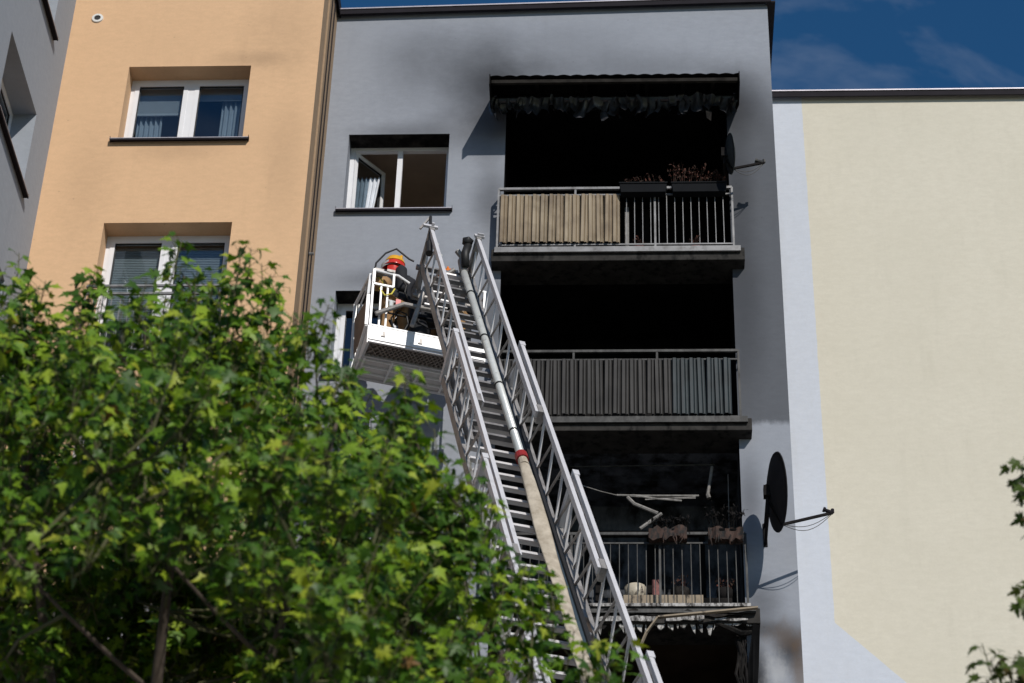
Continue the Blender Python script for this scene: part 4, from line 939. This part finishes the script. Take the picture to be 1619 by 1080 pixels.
    for sg in (-1, 1): hl(MB().lathe((sg*.082, .0, -.01), (sg, -.2, 0), [(.001, .016), (.022, .012), (.026, 0)], 10), 'ear', M_skin)
    q = MB(); prof = [(.001, .175), (.05, .168), (.095, .135), (.125, .075), (.134, .02), (.150, -.005), (.146, -.012), (.126, .0)]; q.lathe((0, 0, .02), (0, -.08, 1), prof, 24)
    hl(q, 'helmet', helm1); q = MB(); q.lathe((0, 0, .026), (0, -.08, 1), [(.001, .178), (.052, .171), (.098, .138), (.128, .078), (.133, .06)], 24).box((-.012, -.12, .08), (.012, .11, .175)); hl(q, 'helmet_crest', helm2)
    q = MB(); q.lathe((0, .03, .01), (0, .1, 1), [(.139, .06), (.145, -.02)], 24); hl(q, 'visor', M_silver)
    q = MB(); n = 12; vs = []
    for j, (rr, z) in enumerate(((.125, .0), (.13, -.08), (.15, -.16))):
        for i in range(n+1): a_ = math.pi+math.pi*i/n; vs.append((rr*math.cos(a_), rr*math.sin(a_)*.9, z))
    q.add(vs, [(j*(n+1)+i, j*(n+1)+i+1, (j+1)*(n+1)+i+1, (j+1)*(n+1)+i) for j in range(2) for i in range(n)]); hl(q, 'neck_guard', helm1)
    return root
FZ = BO.z+.054
def bpt(x, y, z): return BM @ Vector((x, y, z))
f1 = bpt(.42, .42, .054); f2 = bpt(1.06, .40, .054)
firefighter('firefighter in a red and yellow helmet at the left of the rescue basket', f1, AZ+R(8), M_helm, M_helmy, ((-.19, -.06, 1.10), (-.40, -.24, .90)), ((.28, .20, 1.05), (.20, .36, 1.02)), .16, .5)
firefighter('firefighter in an orange helmet half hidden behind the ladder tip', f2, AZ-R(6), M_helmo, M_helmo, ((-.32, .14, 1.06), (-.24, .34, 1.0)), ((.30, .12, 1.06), (.24, .34, 1.02)), .22, -.2)

# ------------------------------------------------------------------ trees
LEAF2D = [(0, 0), (.10, -.04), (.34, -.12), (.26, .06), (.50, .12), (.28, .20), (.60, .42), (.40, .40), (.40, .54), (.15, .40), (.20, .66), (.11, .64), (.10, .84), (0, 1.0)]
def leaf_template(fold, droop):
    right = [(x, y) for x, y in LEAF2D]; left = [(-x, y) for x, y in LEAF2D[1:-1]][::-1]
    pts = right+left; ctr = (0, .34); P = [ctr]+pts
    out = []
    for x, y in P: out.append((x, y-.0, abs(x)*fold-droop*y*y-(.25*droop)*x*x))
    n = len(pts); fs = [(0, 1+i, 1+(i+1) % n) for i in range(n)]
    return np.array(out), np.array(fs)
# coarser leaf for the mass of the crown
SIMPLE = [(0, 0), (.32, -.06), (.24, .10), (.54, .30), (.26, .40), (.14, .62), (0, 1.0), (-.14, .62), (-.26, .40), (-.54, .30), (-.24, .10), (-.32, -.06)]
def simple_template(fold, droop):
    P = [(0, .32)]+SIMPLE; n = len(SIMPLE)
    return np.array([(x, y, abs(x)*fold-droop*y*y) for x, y in P]), np.array([(0, 1+i, 1+(i+1) % n) for i in range(n)])
T_FINE = [leaf_template(.25, .18), leaf_template(.05, .3), leaf_template(-.12, .25)]
T_SIMP = [simple_template(.22, .2), simple_template(.0, .32), simple_template(-.15, .15)]
def leaf_frame(rg, out_dir):
    """blade tip direction roughly outwards and drooping, normal roughly up/outwards"""
    a = rg.uniform(0, 2*math.pi)
    tip = Vector((out_dir.x+.9*math.cos(a), out_dir.y+.9*math.sin(a), rg.uniform(-1.2, .1))).normalized()
    nrm = Vector((rg.gauss(0, .5)+out_dir.x*.4+.35, rg.gauss(0, .5)+out_dir.y*.4-.85, .55)).normalized()
    x = tip.cross(nrm).normalized(); n = x.cross(tip).normalized()
    return x, tip, n
def maple(label, trunk, fork_z, outline, ydepth, tops, seed, shoot_n, leafmat=M_leaf, xr=None, zmin=6.5, fine=300, group=None, clumps=260, base=None, extra=()):
    rg = random.Random(seed); npr = np.random.RandomState(seed)
    T = Vector(trunk); root = empty('maple_tree', T, label, 'maple tree', group)
    yc = ydepth[0]; yh = ydepth[1]
    ox = np.array([p.x for p in outline]); oz = np.array([p.z for p in outline])
    env = lambda x: float(np.interp(x, ox, oz))
    limbs = []; 
    fork = Vector((T.x, T.y, fork_z)); tk = MB(); tk.tube([T, T+Vector((.05, 0, fork_z*.5)), fork], [.17, .14, .11], 10)
    tk.build('trunk', M_bark, root, smooth=True)
    shoots = []
    tops = sorted(tops, key=lambda q_: -(Vector(q_[0])-fork).length*(1 if q_[1] >= .3 else .3)); main = tops[::max(1, len(tops)//6)][:6]
    for (p, l) in main+[q_ for q_ in tops if q_ not in main]:     # limb end p, with an upright leader of length l
        p = Vector(p); b0 = fork+Vector((0, 0, rg.uniform(-1.2, 0))); r0 = .055
        if (p, l) not in main and limbs:
            cand = [q_ for q_ in limbs if q_[0].z < p.z-.5] or limbs; b0, rb_ = min(cand, key=lambda q_: (q_[0]-p).length+.4*abs(q_[0].z-(p.z-1.0))); r0 = min(.03, rb_*.7)
        ll = (p-b0).length; mid = b0.lerp(p, .45)+Vector((rg.uniform(-.12, .12), rg.uniform(-.15, .15), -.10*ll)); m2 = b0.lerp(p, .8)+Vector((rg.uniform(-.06, .06), rg.uniform(-.06, .06), -.08*ll))
        pts = []
        for i in range(9):
            t = i/8; q_ = b0*(1-t)**3+mid*3*t*(1-t)**2+m2*3*t*t*(1-t)+p*t**3; pts.append(q_)
        MB().tube(pts, [max(.006, r0*(1-.85*i/8)) for i in range(9)], 7).build('limb', M_bark, root, smooth=True)
        limbs += [(a_, r0*(1-.8*i/8)) for i, a_ in enumerate(pts)][2:]
        for k in range(10 if l > .3 else 3): shoots.append((p+Vector((rg.uniform(-.13, .13)*(.3+k/8), rg.uniform(-.13, .13)*(.3+k/8), -l*k/8+rg.uniform(-.05, .05))), Vector((rg.uniform(-.2, .2), rg.uniform(-.2, .2), 1)).normalized(), .26+l*.08, 1))
    L = [q_[0] for q_ in limbs]; LA = np.array([tuple(q_) for q_ in L])
    # the crown is made of leafy clumps with dark hollows between them; its upper half overhangs the lower
    centres = []; tries = 0
    while len(centres) < clumps and tries < clumps*300:
        tries += 1
        x = rg.uniform(*(xr or (ox.min(), ox.max())))
        if base is None:
            rel = rg.uniform(-1, 1); drop = rg.random()**1.15*3.4; y = yc+rel*yh*(.45+.55*min(1, drop/1.2))+drop*.3
            z = 1.6+(env(x)-1.6)*(min(y, yc+.4)/yc)-.42-drop-(.35*rel**2)
            if z < max(zmin, 1.25+.5*y): continue
        else:
            y = rg.uniform(yc-1.9, yc+2.3); xs_ = x*y/yc if x < -1.9 else x
            zt_ = 1.6+(env(x)-1.6)*(y/yc)-.40-.1*max(0, y-yc); zb_ = min(base-.13*(y-9.4), 1.6+(env(x)-1.6)*(y/yc)-1.1-.35*rg.random())
            zt_ = min(zt_, base+2.2)
            if zt_ < zb_: continue
            z = zb_+(zt_-zb_)*rg.random()**1.2; x = xs_
        c_ = Vector((x, y, z))
        if any((c_-o_).length < .46 for o_ in centres): continue
        centres.append(c_)
    centres += [Vector(q_) for q_ in extra]
    per = max(6, (shoot_n-len(shoots))//max(1, len(centres)))
    for c_ in centres:
        rad = rg.uniform(.15, .31)
        for k in range(int(per*(rad/.24)**2)):
            v = Vector((rg.gauss(0, 1), rg.gauss(0, 1), rg.gauss(0, 1))).normalized()*rad*rg.random()**.45
            p = c_+Vector((v.x, v.y, v.z*.62)); d = Vector((v.x*1.2+(x-fork.x)*.03, v.y*1.2-.1, rad*1.5)).normalized()
            shoots.append((p-d*.12, d, rg.uniform(.16, .36), c_))
    bt = MB(); seen_c = set()
    LPs = []
    for (p, d, ln, top) in shoots:
        i = int(np.argmin(((LA-np.array(tuple(p)))**2*np.array((1, 1, 1.3))).sum(1)-.0)); src = L[i]
        if isinstance(top, Vector):
            base_ = top+Vector((0, 0, -.12))
            if id(top) not in seen_c:
                seen_c.add(id(top)); i2 = int(np.argmin(((LA-np.array(tuple(base_)))**2).sum(1))); s2 = L[i2]
                if (s2-base_).length < 2.2: bt.tube([s2, s2.lerp(base_, .5)+Vector((rg.uniform(-.08, .08), rg.uniform(-.08, .08), -.06)), base_], [.011, .009, .007], 5, False)
            bt.tube([base_, base_.lerp(p, .5)+Vector((rg.uniform(-.03, .03), rg.uniform(-.03, .03), -.02)), p], [.006, .005, .004], 3, False)
        e = p+d*ln; bt.tube([p, p+d*ln*.55+Vector((rg.uniform(-.02, .02), rg.uniform(-.02, .02), 0)), e], [.005, .004, .003], 3, False)
        n = int(ln/.048)
        for k in range(n+1):
            t = (k+.5)/(n+1); c = p.lerp(e, t)
            for s in (0, 1):
                if rg.random() < .1: continue
                a = k*1.57+s*3.14+rg.uniform(-.4, .4); o_ = d.orthogonal().normalized(); o_.rotate(Matrix.Rotation(a, 3, d))
                pl = rg.uniform(.04, .09); lb = c+(o_*.85+Vector((0, 0, .35))).normalized()*pl
                x_, t_, n_ = leaf_frame(rg, Vector((o_.x, o_.y, 0))); size = rg.triangular(.045, .125, .078)*(.75 if t > .8 else 1)
                LPs.append((lb, x_, t_, n_, size)); bt.tube([c, lb], [.002, .0015], 3, False)
    bt.build('twigs', M_twig, root)['kind'] = 'stuff'
    # the leaves nearest the camera are single objects, the others one mass
    def in_view(p):
        q_ = p-CP; zc = q_.dot(CF); return abs(q_.dot(CR)/zc) < .215 and abs(q_.dot(CU)/zc) < .145
    order = sorted(range(len(LPs)), key=lambda i: (0 if in_view(LPs[i][0]) else 1, (LPs[i][0]-CP).length/LPs[i][4]))
    first = set(order[:fine]); src = []
    for (vs, fs) in T_FINE:
        me = bpy.data.meshes.new('leaf'); me.from_pydata(vs.tolist(), [], fs.tolist()); me.materials.append(leafmat); src.append(me)
    O = org(root)
    for i in order[:fine]:
        lb, x_, t_, n_, size = LPs[i]; o = bpy.data.objects.new('leaf', src[i % 3]); COL.objects.link(o); o.parent = root
        mt = Matrix((x_*size, t_*size, n_*size)).transposed().to_4x4(); mt.translation = lb-O; o.matrix_local = mt
    VS = []; FS = []; off = 0
    for i, (lb, x_, t_, n_, size) in enumerate(LPs):
        if i in first: continue
        vs, fs = (T_FINE if rg.random() < .6 else T_SIMP)[i % 3]
        M3 = np.array([tuple(x_), tuple(t_), tuple(n_)])*size; VS.append(vs @ M3+np.array(tuple(lb-O))); FS.append(fs+off); off += len(vs)
    V_ = np.concatenate(VS); F_ = np.concatenate(FS); me = bpy.data.meshes.new('foliage'); me.vertices.add(len(V_)); me.vertices.foreach_set('co', V_.ravel()); me.loops.add(F_.size); me.loops.foreach_set('vertex_index', F_.ravel().astype(np.int32))
    me.polygons.add(len(F_)); me.polygons.foreach_set('loop_start', np.arange(0, F_.size, 3, dtype=np.int32)); me.update(calc_edges=True); me.validate(); me.materials.append(leafmat)
    o = bpy.data.objects.new('foliage', me); COL.objects.link(o); o.parent = root; o['kind'] = 'stuff'
    print('tree', label, 'leaves', len(LPs), 'shoots', len(shoots))
    return root
YT = 11.3
OUT = [(-260, 520), (-120, 450), (-40, 470), (20, 440), (60, 520), (100, 530), (150, 470), (185, 540), (240, 490), (270, 520), (295, 440), (330, 520), (388, 470), (430, 500), (462, 600), (500, 540), (530, 620), (560, 620), (600, 640), (645, 650), (665, 740), (680, 830), (710, 870), (740, 940), (765, 1040), (810, 1090), (862, 1110), (890, 1150), (960, 1180), (1000, 1220)]
outline = [at(x, y, YT) for x, y in OUT]
TOPS = [((20, 440), .5), ((70, 480), .35), ((150, 455), .4), ((235, 480), .4), ((292, 395), .7), ((330, 470), .4), ((388, 410), .65), ((432, 445), .5), ((500, 505), .5), ((545, 590), .3), ((650, 610), .45), ((742, 770), .5), ((800, 890), .4), ((858, 915), .32), ((700, 780), .4), ((975, 1045), .1), ((930, 1060), .1), ((-60, 460), .4), ((840, 1040), .15)]
tops = [(at(x, y, YT+rnd.uniform(-.6, .6))-Vector((0, 0, .18)), l) for (x, y), l in TOPS]
for xx, yy, zz in ((-3.2, 13.0, 10.6), (-2.2, 12.8, 10.6), (-1.5, 10.2, 7.6), (-2.6, 9.9, 8.2), (-3.4, 10.0, 8.2), (-1.0, 12.4, 9.2), (-4.2, 11.3, 9.0)): tops.append((Vector((xx, yy, zz)), .3))
maple('broad green maple crown filling the lower left before the orange block', (-2.95, 13.3, 0), 7.2, outline, (YT, 1.9), tops, 3, 3500, zmin=6.9, xr=(-4.5, -.02), clumps=270, base=9.15,
      extra=[at(x+rnd.uniform(-18, 18), y+rnd.uniform(-15, 15), rnd.uniform(12.6, 13.6)) for x in range(10, 520, 42) for y in (925, 975, 1025, 1070)]+[at(x, y, yy) for x, y, yy in ((15, 1010, 11.2), (45, 1050, 11.4), (440, 1045, 10.9), (540, 1040, 11), (640, 1065, 11.2), (700, 1050, 11.2), (640, 930, 11.4), (720, 960, 11.3), (690, 880, 11.4))])
OUT2 = [(1650, 1300), (1700, 1100), (1740, 800), (1800, 600), (1900, 500), (2050, 560), (2200, 700)]
outline2 = [at(x, y, 11.0) for x, y in OUT2]
tops2 = [(at(x, y, 11.0), l) for (x, y), l in (((1632, 800), .12), ((1650, 850), .12), ((1650, 975), .1), ((1585, 1105), .05), ((1622, 1110), .08), ((1720, 640), .4), ((1850, 560), .4), ((2000, 620), .4))]
maple('maple twigs reaching in at the right edge before the cream wall', (4.3, 11.2, 0), 6.2, outline2, (11.0, 1.5), tops2, 9, 420, M_leafbrown, xr=(3.15, 5.2), zmin=7.0, fine=120, clumps=40)
